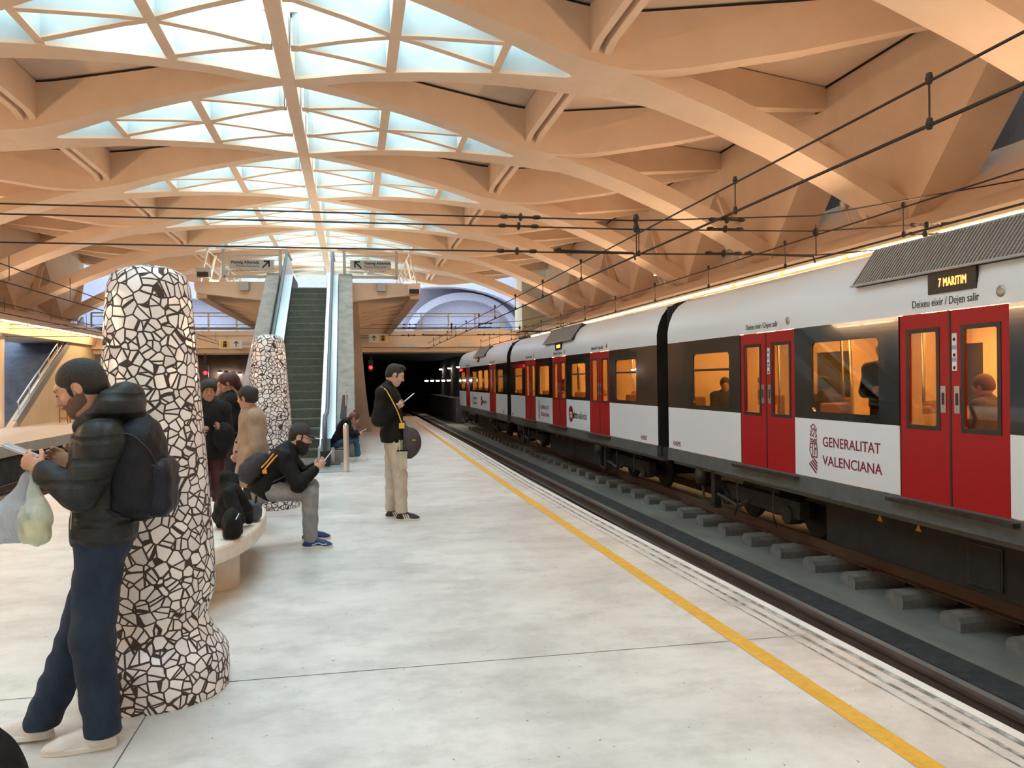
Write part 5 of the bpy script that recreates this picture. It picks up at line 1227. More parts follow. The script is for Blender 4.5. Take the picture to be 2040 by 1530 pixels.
M['navy'] = cloth('navy_nylon', (.004, .005, .010), .6); M['blackcloth'] = cloth('black_cloth', (.004, .004, .0045), .8); M['charcoal'] = cloth('charcoal_cloth', (.03, .03, .034), .8)
J1 = dict(root=(-1.15, 3.86, 0), head=(-1.190, 3.86, 1.590), hf=(-.90, -.06, -.44), hu=(-.42, 0, .90), neck=(-1.095, 3.87, 1.435), hip=(-1.105, 3.88, .93), shN=(-1.06, 3.705, 1.365), shF=(-1.09, 4.045, 1.375),
    elN=(-1.140, 3.665, 1.135), elF=(-1.17, 4.08, 1.10), wrN=(-1.300, 3.735, 1.235), wrF=(-1.225, 3.925, 1.245), hpN=(-1.10, 3.80, .88), hpF=(-1.12, 3.96, .88), knN=(-1.135, 3.785, .49), knF=(-1.225, 3.95, .50), anN=(-1.10, 3.80, .10), anF=(-1.40, 3.94, .12), toeN=(-1, -.05, 0), toeF=(-1, .1, 0),
    handN=dict(d=(-.72, .20, .46), n=(.2, .85, .0), side=1, curl=.55), handF=dict(d=(-.78, -.12, .35), n=(.1, -.8, .1), side=-1, curl=.5), hemdir=(0, 0, -1))
r1, J1 = person(J1, 'man in a dark quilted jacket and jeans looking down at his phone, backpack on', h=.0055)
def c1_(F): pass
t = garment_top(r1, J1, 'jacket', M['puffer'], inf=.031, hem=-.035, sleeve=.94, h=.006, amp=.0045, puff=.92, flare=-.02)
garment_legs(r1, J1, 'jeans', M['jeans'], inf=.020, h=.007, amp=.0045, cuff=-.045, wide=.012, hemz=.062)
hair_short(r1, J1, t=.009); stubble(r1, J1, M['stubble'], t=.005); brow(r1, J1)
F = Fld(*bounds([(-1.07, 3.87, 1.49)], .26), .006)      # hood lying on the shoulders, dark inner collar
o_ = np.array([-.035, 0, .045]); H_ = lambda x, y, z: np.array([x, y, z])+o_
F.ell(H_(-.985, 3.87, 1.475), (.10, .15, .085), None, .03); F.cap(H_(-1.13, 3.79, 1.375), H_(-1.0, 3.75, 1.47), .038, .05, k=.03); F.cap(H_(-1.13, 3.95, 1.375), H_(-1.0, 3.99, 1.47), .038, .05, k=.03); F.cap(H_(-.955, 3.80, 1.515), H_(-.955, 3.94, 1.515), .048, k=.03); F.cap(H_(-.93, 3.82, 1.44), H_(-.90, 3.87, 1.38), .05, .03, k=.03)
F.ell(H_(-1.10, 3.87, 1.53), (.09, .085, .10), None, .015, 's'); F.folds(.0035, 1.2); adopt(r1, [F.mesh('hood', M['puffer'])])
F = Fld(*bounds([(-1.12, 3.87, 1.42)], .2), .006); F.ell((-1.14, 3.865, 1.405), (.080, .090, .075), None, .02); F.ell((-1.19, 3.86, 1.51), (.085, .07, .07), None, .02, 's'); F.folds(.002, 1.5); adopt(r1, [F.mesh('inner_collar', M['blackcloth'])])
b = MB(); b.tube([(-1.185, 3.735, 1.26), (-1.19, 3.742, 1.12), (-1.20, 3.745, .98)], .004, 5); adopt(r1, [b.build('jacket_zip', M['tsteel'])])
shoe(r1, (-1.045, 3.80, 0), (-1.345, 3.775, 0), M['shoewhite'], M['sole'], accent=mat('grey_lace', (.3, .28, .26), .8)); shoe(r1, (-1.345, 3.94, .01), (-1.64, 3.96, 0), M['shoewhite'], M['sole'], accent=mat('grey_lace2', (.3, .28, .26), .8))
b = MB(); b.tube([(-1.06, 3.738, .03), (-1.09, 3.728, .065), (-1.14, 3.728, .055), (-1.16, 3.735, .028)], [.004, .014, .012, .004], 6)
# backpack
bp_ = empty('backpack', (-.90, 3.87, 1.0), 'black navy backpack worn by the man beside the large mosaic pillar', 'backpack')
F = Fld(*bounds([(-.93, 3.87, 1.0), (-.93, 3.87, 1.5)], .26), .0065)
F.ell((-.945, 3.86, 1.285), (.115, .155, .19), None, .02); F.ell((-.940, 3.86, 1.15), (.125, .155, .165), None, .03); F.box((-.965, 3.86, 1.22), (.10, .15, .20), None, .07, .03)
F.box((-1.10, 3.86, 1.2), (.06, .2, .3), None, .02, .01, 's'); F.folds(.003, 1.2, 2.2); pk = F.mesh('pack_body', M['navy']); q = [pk]
F = Fld(*bounds([(-.86, 3.86, 1.14)], .22), .0065); F.box((-.862, 3.86, 1.14), (.065, .12, .13), None, .05, .02); F.folds(.003, 1.3, 1.1); q.append(F.mesh('front_pocket', cloth('navy_pocket', (.006, .008, .017), .5)))
b = MB()
for pts in ([(-1.00, 3.708, 1.40), (-.93, 3.703, 1.38), (-.87, 3.72, 1.31), (-.835, 3.75, 1.22)], [(-.91, 3.735, 1.24), (-.86, 3.735, 1.245), (-.82, 3.75, 1.21)]): b.tube(pts, .0035, 5)
b.tube([(-.915, 3.728, 1.22), (-.912, 3.722, 1.16)], .005, 5); q.append(b.build('zips', mat('zip_grey', (.02, .02, .024), .5)))
b = MB(); b.tube([(-.97, 3.82, 1.455), (-.955, 3.82, 1.50), (-.95, 3.90, 1.50), (-.965, 3.90, 1.455)], .009, 6); q.append(b.build('grab_loop', M['navy']))
b = MB()
for yy, s_ in ((3.728, 1), (4.0, -1)):
    pts = [(-1.00, yy+.03*s_, 1.425), (-1.06, yy, 1.43), (-1.115, yy+.0, 1.40), (-1.155, yy, 1.32), (-1.15, yy+.02*s_, 1.2), (-1.09, yy+.02*s_, 1.08), (-1.0, yy+.02*s_, 1.03)]
    for a, c in zip(pts, pts[1:]): b.beam(a, c, .014, .05, up=(0, 1, 0))
    b.mark()
q += b.build_each('strap', M['navy']); adopt(bp_, q)
phone((-1.418, 3.83, 1.318), (.1, 1, 0), (-.90, .05, .42), 'phone held flat in both hands of the man at the left', M['phones'])
def plastic(name, c, tr=.35):
    m = bpy.data.materials.new(name); m.use_nodes = True; nt = m.node_tree; nt.nodes.clear(); o = nt.nodes.new('ShaderNodeOutputMaterial'); mx = nt.nodes.new('ShaderNodeMixShader'); mx2 = nt.nodes.new('ShaderNodeMixShader')
    t_ = nt.nodes.new('ShaderNodeBsdfTransparent'); d = nt.nodes.new('ShaderNodeBsdfTranslucent'); d.inputs[0].default_value = (*c, 1); p = nt.nodes.new('ShaderNodeBsdfPrincipled'); p.inputs['Base Color'].default_value = (*c, 1); p.inputs['Roughness'].default_value = .35
    nz = nt.nodes.new('ShaderNodeTexNoise'); nz.inputs['Scale'].default_value = 18; bu = nt.nodes.new('ShaderNodeBump'); bu.inputs['Strength'].default_value = .5; bu.inputs['Distance'].default_value = .03; nt.links.new(nz.outputs['Fac'], bu.inputs['Height']); nt.links.new(bu.outputs[0], p.inputs['Normal'])
    mx.inputs[0].default_value = .45; mx2.inputs[0].default_value = tr; nt.links.new(p.outputs[0], mx.inputs[1]); nt.links.new(d.outputs[0], mx.inputs[2]); nt.links.new(mx.outputs[0], mx2.inputs[1]); nt.links.new(t_.outputs[0], mx2.inputs[2]); nt.links.new(mx2.outputs[0], o.inputs[0]); return m
def bag(c, w, hgt, top, m, label, seed, inside=None):
    root = empty('plastic_bag', (c[0], c[1], c[2]-hgt/2), label, 'bag'); F = Fld(*bounds([c, top], .2), .006)
    F.box((c[0], c[1], c[2]-hgt*.16), (w*.5, .055, hgt*.36), None, .05, .03); F.cap((c[0], c[1], c[2]+.0), top, w*.34, .016, k=.05, flat=((0, 1, 0), .5))
    X = (F.lo[0]+F.h*np.arange(F.n[0]))[:, None, None]; Z = (F.lo[2]+F.h*np.arange(F.n[2]))[None, None, :]
    F.a += (.0045*np.sin(95*(X-c[0])/(1.2+3*np.clip(Z-c[2]+.2, 0, 1))+seed)+.003*np.sin(60*Z+40*X*seed)).astype(np.float32)
    F.folds(.0045, 1.3, seed); o = [F.mesh('bag_film', m)]
    b = MB(); t_ = Vector(top); b.tube([tuple(t_+Vector((-.012, 0, -.01))), tuple(t_+Vector((-.006, .004, .02))), tuple(t_+Vector((.012, 0, -.01)))], .006, 6); o.append(b.build('bag_handle', m))
    if inside: F = Fld(*bounds([c], .2), .008); F.box((c[0]+.004, c[1], c[2]-hgt*.27), (w*.40, .044, hgt*.20), None, .04, .02); F.folds(.008, 1.5, seed); o.append(F.mesh('contents', inside))
    adopt(root, o)
bag((-1.445, 3.77, 1.055), .150, .245, (-1.372, 3.765, 1.225), plastic('grey_white_film', (.50, .55, .62), .20), 'greyish white plastic bag hanging from the hand of the man at the left', 1.0)
bag((-1.325, 3.71, 1.055), .120, .25, (-1.352, 3.745, 1.215), plastic('white_green_film', (.66, .74, .70), .30), 'pale plastic bag with yellow groceries hanging from the hand of the man at the left', 3.0, cloth('yellow_groceries', (.75, .66, .30), .6))
# ---------------------------------------------------------------- young man standing by the yellow line
M['khaki'] = noisy('beige_cargo_cotton', (.46, .39, .31), (.54, .47, .39), 7, .85, bump=.3, bscale=60)
J2 = dict(root=(.47, 9.3, 0), head=(.492, 9.3, 1.672), hf=(.91, -.08, -.40), hu=(.40, 0, .92), neck=(.405, 9.3, 1.525), hip=(.465, 9.3, .97), shN=(.345, 9.13, 1.465), shF=(.375, 9.47, 1.465), elN=(.285, 9.085, 1.165), elF=(.33, 9.50, 1.17), wrN=(.475, 9.15, 1.285), wrF=(.50, 9.40, 1.30),
    hpN=(.475, 9.215, .92), hpF=(.455, 9.385, .92), knN=(.525, 9.20, .52), knF=(.445, 9.39, .53), anN=(.535, 9.20, .10), anF=(.425, 9.40, .10), toeN=(1, -.1, 0), toeF=(1, .1, 0),
    handN=dict(d=(.80, .22, .55), n=(-.1, .9, .2), side=-1, curl=.6), handF=dict(d=(.80, -.35, .45), n=(0, -.9, .2), side=1, curl=.6), hemdir=(0, 0, -1))
r2_, J2 = person(J2, 'young man in a black sweater and beige cargo trousers near the yellow line', h=.0075, skinm=M['skin_pale'])
garment_top(r2_, J2, 'sweater', M['blackcloth'], inf=.026, hem=-.075, sleeve=.97, h=.008, amp=.004, puff=1.15, flare=-.012, collar=.03)
garment_legs(r2_, J2, 'cargo_trousers', M['khaki'], inf=.016, h=.008, amp=.006, cuff=-.01, wide=.008, hemz=.085)
hair_short(r2_, J2, h=.006, t=.006, extra=lambda F, p, R, s: F.ell(p(0, .035, .105), (.06, .055, .028), R, .02)); brow(r2_, J2)
SB1 = mat('shoe_black', (.012, .012, .013), .5)
shoe(r2_, (.465, 9.20, 0), (.745, 9.17, 0), SB1, M['sole'], stripes=(1, M['sole']), accent=SB1); shoe(r2_, (.355, 9.40, 0), (.63, 9.41, 0), SB1, M['sole'], stripes=(1, M['sole']), accent=SB1)
b = MB(); b.box((.50, 9.085, .60), (.60, 9.115, .78)); b.box((.495, 9.08, .765), (.605, 9.118, .80)); b.cur = 1; b.box((.49, 9.075, .80), (.61, 9.12, .815)); b.cur = 2
b.tube([(.515, 9.095, .93), (.52, 9.08, .80), (.53, 9.075, .66), (.525, 9.08, .58)], .006, 6); ck = b.build('cargo_pocket', [M['khaki'], M['blackcloth'], mat('pale_strap', (.62, .58, .35), .7)], bevel=.006); adopt(r2_, [ck])
phone((.648, 9.275, 1.405), (0, 1, 0), (.75, .0, .62), 'phone in the hands of the young man standing near the yellow line', M['phones'])
sg2 = empty('sling_bag', (.62, 9.12, .72), 'dark grey sling bag on a yellow strap worn by the standing young man', 'bag')
F = Fld(*bounds([(.62, 9.2, .75), (.62, 9.2, 1.12)], .2), .007); F.ell((.645, 9.17, .895), (.125, .085, .17), None, .02); F.cap((.57, 9.17, 1.05), (.56, 9.16, 1.12), .05, .03, k=.05); F.cap((.60, 9.17, .78), (.62, 9.17, .76), .05, k=.05); F.half((.565, 9.17, .9), (-1, 0, -.05), .01); F.folds(.003, 1, 2)
q = [F.mesh('bag_body', cloth('grey_brown_nylon', (.055, .045, .048), .6))]
b = MB(); YS = cloth('mustard_webbing', (.62, .42, .06), .8)
pts = [(.300, 9.20, 1.50), (.325, 9.10, 1.535), (.375, 9.055, 1.50), (.43, 9.05, 1.40), (.485, 9.065, 1.29), (.52, 9.08, 1.20), (.545, 9.10, 1.12)]
for a, c in zip(pts, pts[1:]): b.beam(a, c, .012, .032, up=(0, 1, 0))
b.box((.515, 9.08, 1.06), (.575, 9.12, 1.12)); q.append(b.build('strap', YS)); b = MB(); b.box((.66, 9.083, .92), (.70, 9.088, .93)); q.append(b.build('bag_label', YS)); adopt(sg2, q)
# ---------------------------------------------------------------- bearded man seated on the bench
J3 = dict(root=(-.75, 8.06, .45), head=(-.505, 8.06, 1.065), hf=(.95, -.08, -.26), hu=(.26, 0, .97), neck=(-.605, 8.07, .95), hip=(-.85, 8.06, .565), shN=(-.655, 7.88, .875), shF=(-.66, 8.25, .88), elN=(-.515, 7.81, .625), elF=(-.49, 8.28, .66), wrN=(-.365, 7.93, .755), wrF=(-.36, 8.12, .765),
    hpN=(-.82, 7.97, .555), hpF=(-.82, 8.15, .555), knN=(-.415, 7.91, .535), knF=(-.43, 8.26, .555), anN=(-.415, 7.92, .10), anF=(-.45, 8.30, .10), toeN=(1, -.1, 0), toeF=(1, .1, 0),
    handN=dict(d=(.70, .25, .55), n=(-.1, .9, .2), side=-1, curl=.6), handF=dict(d=(.70, -.2, .55), n=(0, -.9, .2), side=1, curl=.6))
J3['root'] = (-.6, 8.06, 0)
r3, J3 = person(J3, 'bearded man in a cap and grey joggers sitting on the bench', h=.0075, skinm=M['skin_pale'], S=1.0)
garment_top(r3, J3, 'black_top', M['blackcloth'], inf=.024, hem=-.06, sleeve=.95, h=.008, amp=.004, puff=1.1, collar=.02)
garment_legs(r3, J3, 'joggers', noisy('grey_jersey', (.20, .20, .205), (.26, .26, .265), 8, .9, bump=.2, bscale=70), inf=.016, h=.008, amp=.004, cuff=.0, seat=.452, wide=.010)
stubble(r3, J3, M['beardm'], t=.010, h=.006, long=.05); brow(r3, J3); hair_short(r3, J3, h=.006, t=.004)
r_, f_, u_ = axes_from(J3['hf'], J3['hu']); R_ = np.array([r_, f_, u_]); hp = lambda x, y, z: J3['head']+r_*x+f_*y+u_*z
F = Fld(*bounds([J3['head']], .26), .006); F.ell(hp(0, -.012, .045), (.087, .106, .095), R_, .01); F.half(hp(0, 0, .028), -u_+f_*.12, .006); F.ell(hp(0, .115, .030), (.070, .075, .016), R_, .012)
cp = F.mesh('cap', cloth('faded_grey_cap', (.035, .035, .04), .85)); adopt(r3, [cp])
b = MB(); pts = []
for i in range(13): a = PI*(.12+.76*i/12); pts.append(tuple(hp(.066*math.cos(a)*1.0, .115+.073*math.sin(a), .028)))
b.tube(pts, .005, 6); e = b.build('brim_edge', M['shoewhite']); adopt(cp, [e])
b = MB()
for q_ in (-1, 1): b.tube([tuple(hp(q_*.078, -.0, .006)), tuple(hp(q_*.072, .07, .006)), tuple(hp(q_*.058, .097, .006)), tuple(hp(q_*.04, .108, -.012)), tuple(hp(q_*.02, .108, .0))], .0028, 5)
gl_ = b.build('glasses', mat('red_frame', (.25, .04, .03), .3)); adopt(r3, [gl_])
BL = mat('shoe_blue', (.012, .035, .16), .5); shoe(r3, (-.50, 7.92, 0), (-.205, 7.90, 0), BL, M['sole'], accent=M['sole']); shoe(r3, (-.525, 8.30, 0), (-.235, 8.34, 0), BL, M['sole'], accent=M['sole'])
b = MB(); b.tube([(-.40, 7.868, .035), (-.34, 7.862, .055), (-.30, 7.862, .035), (-.26, 7.862, .04)], .005, 5)
adopt(r3, [b.build('shoe_logo', M['shoewhite'])])
phone((-.245, 8.02, .865), (0, 1, 0), (.62, 0, .78), 'phone held by the seated bearded man', M['phones'])
bk3 = empty('backpack', (-.95, 8.0, .55), 'soft black backpack worn by the seated bearded man', 'backpack')
F = Fld(*bounds([(-.95, 8.05, .6), (-.9, 8.05, .9)], .26), .008); Rp = np.array([nv((.72, 0, .70)), (0, 1, 0), nv((-.70, 0, .72))])
F.ell((-.93, 8.0, .80), (.165, .15, .105), Rp, .03); F.ell((-.98, 8.0, .74), (.11, .14, .11), Rp, .03); F.folds(.004, 1.1, .7); q = [F.mesh('pack_body', M['charcoal'])]
b = MB(); OR = cloth('orange_trim', (.60, .28, .04), .7)
for pts in ([(-.70, 7.805, .915), (-.73, 7.80, .89), (-.78, 7.80, .83), (-.83, 7.815, .77)], [(-.735, 7.81, .93), (-.76, 7.805, .90), (-.80, 7.81, .85), (-.85, 7.825, .80)]):
    b.tube(pts, .008, 6)
b.box((-.84, 7.80, .745), (-.80, 7.82, .78)); q.append(b.build('orange_strap_trim', OR)); b = MB(); pts = [(-.78, 7.90, .96), (-.70, 7.86, .965), (-.62, 7.85, .93), (-.58, 7.84, .84), (-.62, 7.83, .72), (-.75, 7.83, .66)]
for a, c in zip(pts, pts[1:]): b.beam(a, c, .012, .045, up=(0, 1, 0))
q.append(b.build('strap', M['charcoal'])); adopt(bk3, q)
# ---------------------------------------------------------------- woman in a beige trench coat
M['trench'] = noisy('beige_gabardine', (.27, .19, .135), (.33, .235, .17), 6, .8, bump=.2, bscale=60)
J4 = dict(root=(-1.08, 8.95, 0), head=(-1.105, 8.9, 1.445), hf=(-.86, .42, -.12), hu=(-.1, 0, 1), hs=(.97, 0, 0), neck=(-1.05, 8.92, 1.29), hip=(-1.06, 8.94, .84), shN=(-1.0, 8.75, 1.225), shF=(-1.10, 9.08, 1.225), elN=(-.97, 8.71, .95), elF=(-1.16, 9.10, .98), wrN=(-1.10, 8.80, .80), wrF=(-1.22, 9.00, .86),
    knN=(-1.08, 8.86, .45), knF=(-1.10, 9.02, .45), anN=(-1.06, 8.87, .1), anF=(-1.1, 9.03, .1), hemdir=(0, 0, -1), toeN=(-1, .3, 0), toeF=(-1, .3, 0))
r4, J4 = person(J4, 'woman with tied dark hair in a beige trench coat standing behind the bench', h=.009, skinm=M['skin'], S=.95)
garment_legs(r4, J4, 'dark_trousers', M['charcoal'], h=.011, cuff=-.03)
garment_top(r4, J4, 'trench_coat', M['trench'], inf=.040, hem=-.34, sleeve=.96, h=.009, amp=.006, puff=1.1, flare=.03, collar=.0, f=.8)
F = Fld(*bounds([(-1.05, 8.92, 1.30)], .2), .008); F.ell((-1.045, 8.92, 1.285), (.095, .13, .05), None, .02); F.ell((-1.07, 8.92, 1.33), (.06, .07, .05), None, .02, 's'); adopt(r4, [F.mesh('coat_collar', M['trench'])])
b = MB()
for zz in (1.08, .98, .88): b.lathe([(0, -.006), (.012, -.006), (.012, 0)], (-1.20, 8.755, zz), 10, 'y')
adopt(r4, [b.build('coat_buttons', M['charcoal'])])
b = MB(); b.hexa([(-1.06, 8.70, 1.285), (-.97, 8.70, 1.275), (-.97, 8.80, 1.30), (-1.06, 8.80, 1.31)], [(-1.06, 8.70, 1.30), (-.97, 8.70, 1.29), (-.97, 8.80, 1.315), (-1.06, 8.80, 1.325)]); adopt(r4, [b.build('epaulette', M['trench'], bevel=.004)])
hair_short(r4, J4, h=.007, t=.016, extra=lambda F, p, R, s: F.ell(p(.0, -.105, .05), (.045, .045, .045), R, .02)); brow(r4, J4)
shoe(r4, (-1.0, 8.87, 0), (-1.24, 8.92, 0), SB1, SB1); shoe(r4, (-1.04, 9.03, 0), (-1.28, 9.08, 0), SB1, SB1)
# ---------------------------------------------------------------- three people standing behind, between the pillars
def standing(x, y, face, hgt, label, coat, legs, hairm, skn, hairx=None, S=.95, dz=-.1, armbend=.5, h=.011, coatlen=-.2):
    f = nv((face[0], face[1], 0)); l = np.array([f[1], -f[0], 0]); o = np.array([x, y, 0.]); k = hgt/1.72
    P_ = lambda a, b_, z: tuple(o+f*a*k+l*b_*k+np.array([0, 0, z*k]))
    J = dict(root=(x, y, 0), head=P_(.03, 0, 1.60), hf=(f[0], f[1], dz), hu=(0, 0, 1), hs=(.97, 0, 0), neck=P_(-.01, 0, 1.45), hip=P_(0, 0, .93), shN=P_(0, -.17, 1.38), shF=P_(0, .17, 1.38), elN=P_(-.01, -.21, 1.09), elF=P_(-.01, .21, 1.09),
        wrN=P_(.20*armbend/.5, -.12, 1.15 if armbend else .86), wrF=P_(.20*armbend/.5, .12, 1.13 if armbend else .86), knN=P_(.02, -.09, .5), knF=P_(.02, .09, .5), anN=P_(0, -.09, .09), anF=P_(0, .09, .09), hemdir=(0, 0, -1))
    rt, J = person(J, label, h=h, skinm=skn, S=S); garment_top(rt, J, 'coat', coat, inf=.036, hem=coatlen, sleeve=.96, h=h, amp=.005, puff=1.1, collar=.02); garment_legs(rt, J, 'trousers', legs, h=h, cuff=-.04)
    hair_short(rt, J, m=hairm, h=.008, t=.016, extra=hairx); brow(rt, J, hairm)
    for q, s_ in (('N', -1), ('F', 1)): shoe(rt, P_(-.07, .09*s_, 0), P_(.19, .09*s_, 0), SB1, SB1, h=.01)
    return rt, J
maroon = cloth('maroon_trousers', (.06, .015, .02), .8); redhair = noisy('dark_red_hair', (.045, .006, .010), (.08, .012, .018), 50, .5, bump=.4, bscale=120)
rA, JA = standing(-1.66, 9.9, (.25, -1), 1.62, 'dark haired person in a black coat facing the camera', M['blackcloth'], maroon, M['hair'], M['skin_dark'], hairx=lambda F, p, R, s: F.ell(p(0, -.01, .06), (.10, .115, .09), R, .02).ell(p(0, .1, -.02), (.075, .1, .085), R, .01, 's'), coatlen=-.16)
rR, JR = standing(-1.56, 10.75, (-.9, -.4), 1.72, 'person with dark red hair in a black jacket looking down', M['blackcloth'], M['charcoal'], redhair, M['skin'], hairx=lambda F, p, R, s: F.ell(p(0, -.11, -.01), (.07, .08, .11), R, .03).ell(p(.02, -.13, -.12), (.05, .05, .08), R, .03), dz=-.55, coatlen=-.02)
rG, JG = standing(-1.93, 12.0, (.5, -1), 1.66, 'person with glasses mostly hidden behind the red haired person', M['charcoal'], M['charcoal'], M['hair'], M['skin_pale'], coatlen=-.1)
F = Fld(*bounds([(-1.50, 9.75, 1.0)], .28), .009); F.ell((-1.47, 9.72, .98), (.12, .08, .17), None, .02); F.folds(.004, 1.2); o = F.mesh('handbag', M['blackcloth']); tag(o, 'black shoulder bag at the side of the person in the black coat', 'bag')
# belongings on the bench
F = Fld(*bounds([(-.95, 6.60, .66)], .36), .008); F.cap((-.99, 6.68, .55), (-.97, 6.66, .80), .115, .075, k=.05, flat=((0, 1, 0), 1.3)); F.cap((-.93, 6.56, .76), (-.845, 6.62, .62), .055, .045, k=.03); F.cap((-.845, 6.62, .62), (-.83, 6.72, .50), .045, .035, k=.02); F.cap((-.95, 6.48, .74), (-.87, 6.42, .56), .055, .05, k=.03); F.cap((-.99, 6.62, .86), (-.96, 6.70, .84), .05, k=.03)
F.folds(.008, 1.3, 1); F.half((0, 0, .456), (0, 0, -1), .004); o = F.mesh('jacket', M['blackcloth']); tag(o, 'black padded jacket heaped on the bench against the large mosaic pillar', 'jacket')
sb = empty('shoulder_bag', (-.835, 6.93, .452), 'small dark grey bag on the bench beside the heaped black jacket', 'bag')
F = Fld(*bounds([(-.835, 6.93, .55)], .26), .008); F.box((-.835, 6.93, .535), (.075, .105, .082), None, .05, .03); F.folds(.005, 1.2, 2); F.half((0, 0, .456), (0, 0, -1), .004); q = [F.mesh('bag_body', cloth('slate_bag', (.05, .055, .065), .7))]
b = MB(); b.tube([(-.80, 6.85, .59), (-.79, 6.87, .66), (-.80, 6.98, .66), (-.81, 7.0, .59)], .008, 6); q.append(b.build('bag_handle', M['blackcloth'])); adopt(sb, q)
rb = empty('round_bag', (-.89, 6.20, .452), 'black rounded bag at the front of the bench, touching the large mosaic pillar', 'bag')
F = Fld(*bounds([(-.89, 6.2, .52)], .28), .008); F.ell((-.892, 6.20, .555), (.066, .11, .12), None, .03); F.box((-.885, 6.22, .52), (.06, .10, .07), None, .04, .03); F.folds(.005, 1.2, 3); F.half((0, 0, .456), (0, 0, -1), .004); q = [F.mesh('bag_body', M['blackcloth'])]
b = MB(); b.tube([(-.85, 6.12, .60), (-.838, 6.18, .63), (-.838, 6.25, .62)], .004, 5); q.append(b.build('zip', M['tsteel'])); adopt(rb, q)
# ---------------------------------------------------------------- girl seated by the escalator
J6 = dict(root=(-.2, 16.35, 0), head=(.035, 16.35, .855), hf=(.80, -.12, -.60), hu=(.60, 0, .80), neck=(-.09, 16.36, .84), hip=(-.34, 16.36, .37), shN=(-.14, 16.19, .775), shF=(-.14, 16.53, .775), elN=(-.02, 16.15, .56), elF=(-.02, 16.55, .56), wrN=(.10, 16.24, .545), wrF=(.10, 16.45, .56),
    hpN=(-.32, 16.27, .36), hpF=(-.32, 16.45, .36), knN=(.06, 16.26, .44), knF=(.06, 16.47, .44), anN=(.09, 16.27, .09), anF=(.11, 16.47, .09), toeN=(1, 0, 0), toeF=(1, 0, 0))
r6, J6 = person(J6, 'girl with a red-brown bun and black jacket sitting by the escalator', h=.010, S=.9)
garment_top(r6, J6, 'black_jacket', M['blackcloth'], inf=.028, hem=-.0, h=.010, amp=.004); garment_legs(r6, J6, 'jeans', noisy('blue_denim', (.02, .07, .13), (.035, .10, .17), 9, .8), inf=.008, h=.010, cuff=0, seat=.245)
hair_short(r6, J6, m=noisy('red_brown_hair', (.07, .018, .010), (.12, .03, .018), 50, .5), h=.008, t=.013, extra=lambda F, p, R, s: F.ell(p(0, -.08, .125), (.035, .035, .035), R, .01)); brow(r6, J6)
shoe(r6, (.03, 16.27, 0), (.27, 16.25, 0), M['shoewhite'], M['sole'], h=.009); shoe(r6, (.06, 16.47, 0), (.30, 16.47, 0), M['shoewhite'], M['sole'], h=.009)
phone((.205, 16.33, .60), (0, 1, 0), (.8, 0, .5), 'phone in the hand of the girl seated by the escalator', M['phoneb'])
b = MB(); b.box((-.40, 16.1, 0), (-.12, 16.75, .24)); tag(b.build('plinth', M['grey_conc'], bevel=.01), 'low concrete plinth the girl by the escalator sits on', 'plinth')
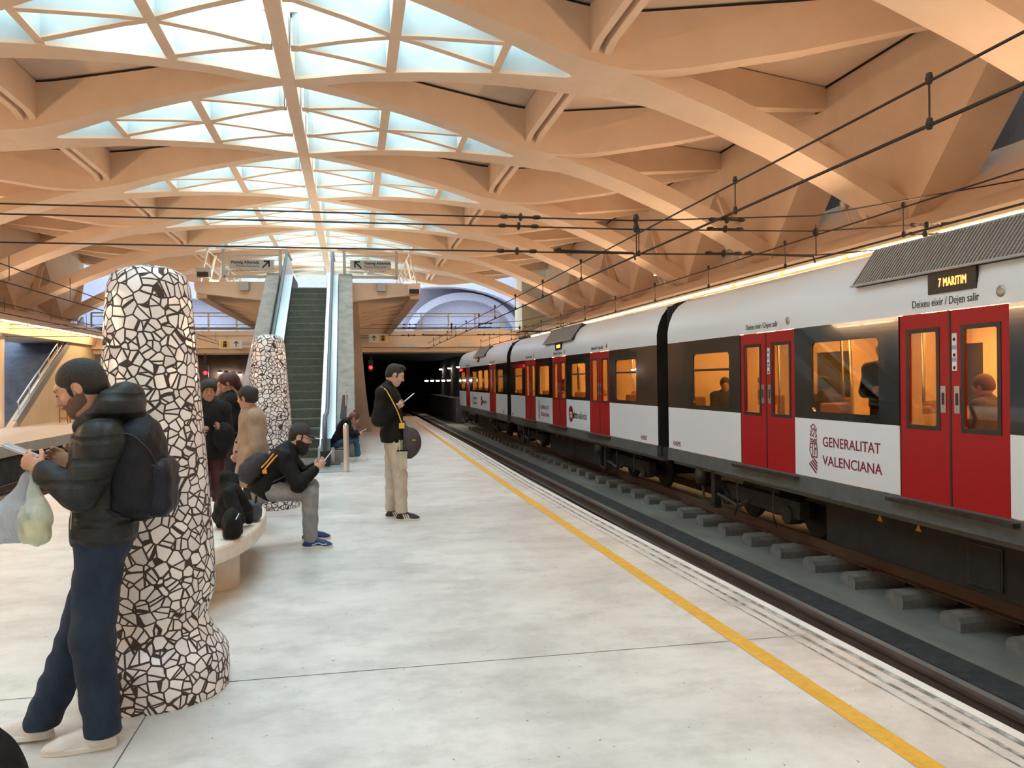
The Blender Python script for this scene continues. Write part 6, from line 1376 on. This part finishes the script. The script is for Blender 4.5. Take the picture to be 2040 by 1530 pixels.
# ---------------------------------------------------------------- passengers in the train
def rider(x, y, face, seated, label, coat, hairm, skn, sc=1.0, scarf=None, hgt=1.72):
    f = nv((face[0], face[1], 0)); l = np.array([f[1], -f[0], 0]); z0 = ZF; o = np.array([x, y, z0]); k = hgt/1.72
    P_ = lambda a, b_, z: tuple(o+f*a*k+l*b_*k+np.array([0, 0, z*k]))
    if seated: J = dict(root=(x, y, z0), head=P_(.05, 0, 1.17), hf=(f[0], f[1], -.35), hu=(0, 0, 1), neck=P_(.0, 0, 1.03), hip=P_(0, 0, .52), shN=P_(0, -.17, .96), shF=P_(0, .17, .96), elN=P_(.05, -.2, .68), elF=P_(.05, .2, .68), wrN=P_(.28, -.08, .72), wrF=P_(.28, .08, .72), knN=P_(.42, -.1, .50), knF=P_(.42, .1, .50), anN=P_(.42, -.1, .10), anF=P_(.42, .1, .10))
    else: J = dict(root=(x, y, z0), head=P_(.03, 0, 1.60), hf=(f[0], f[1], -.2), hu=(0, 0, 1), neck=P_(-.01, 0, 1.45), hip=P_(0, 0, .93), shN=P_(0, -.17, 1.38), shF=P_(0, .17, 1.38), elN=P_(.02, -.22, 1.09), elF=P_(.02, .22, 1.09), wrN=P_(.2, -.1, 1.12), wrF=P_(.2, .1, 1.12), knN=P_(.02, -.09, .5), knF=P_(.02, .09, .5), anN=P_(0, -.09, .09), anF=P_(0, .09, .09), hemdir=(0, 0, -1))
    rt, J = person(J, label, h=.014, skinm=skn, S=.95, fine=True); garment_top(rt, J, 'jacket', coat, inf=.034, hem=-.05, h=.015, amp=.004, collar=.02); garment_legs(rt, J, 'trousers', M['charcoal'], h=.016); hair_short(rt, J, m=hairm, h=.011, t=.014)
    return rt, J
brn = cloth('brown_jacket', (.06, .04, .025), .8)
rider(6.62, 8.98, (-.7, -.7), False, 'man standing inside the nearest train car behind the large window', M['blackcloth'], M['hair'], M['skin'])
rider(6.20, 9.62, (.2, 1), True, 'passenger seated with back turned at the large window of the nearest car', brn, M['hair'], M['skin'])
rider(6.55, 7.22, (-.35, .9), True, 'woman in a brown headscarf seated behind the right door window of the nearest car', brn, cloth('brown_scarf', (.10, .05, .03), .8), M['skin'])
rider(6.55, 13.25, (-.3, -1), True, 'first of two passengers seated behind the small window of the nearest car', M['charcoal'], M['hair'], M['skin'])
rider(7.25, 13.45, (-.3, -1), True, 'second passenger farther inside behind the small window of the nearest car', brn, M['hair'], M['skin_pale'])
rider(6.30, 23.4, (.0, -1), True, 'passenger seated in the second train car', brn, M['hair'], M['skin'])
# dark rounded object cropped by the lower left corner
F = Fld(*bounds([(-1.40, 3.2, .15)], .40), .01); F.ell((-1.405, 3.2, .12), (.215, .19, .27), None, .03); F.ell((-1.47, 3.2, .25), (.12, .13, .14), None, .05); F.half((0, 0, .002), (0, 0, -1), .003); F.folds(.003, 1, 1)
o = F.mesh('corner_object', M['blackcloth']); tag(o, 'black rounded object cut off by the lower left corner', 'bag')
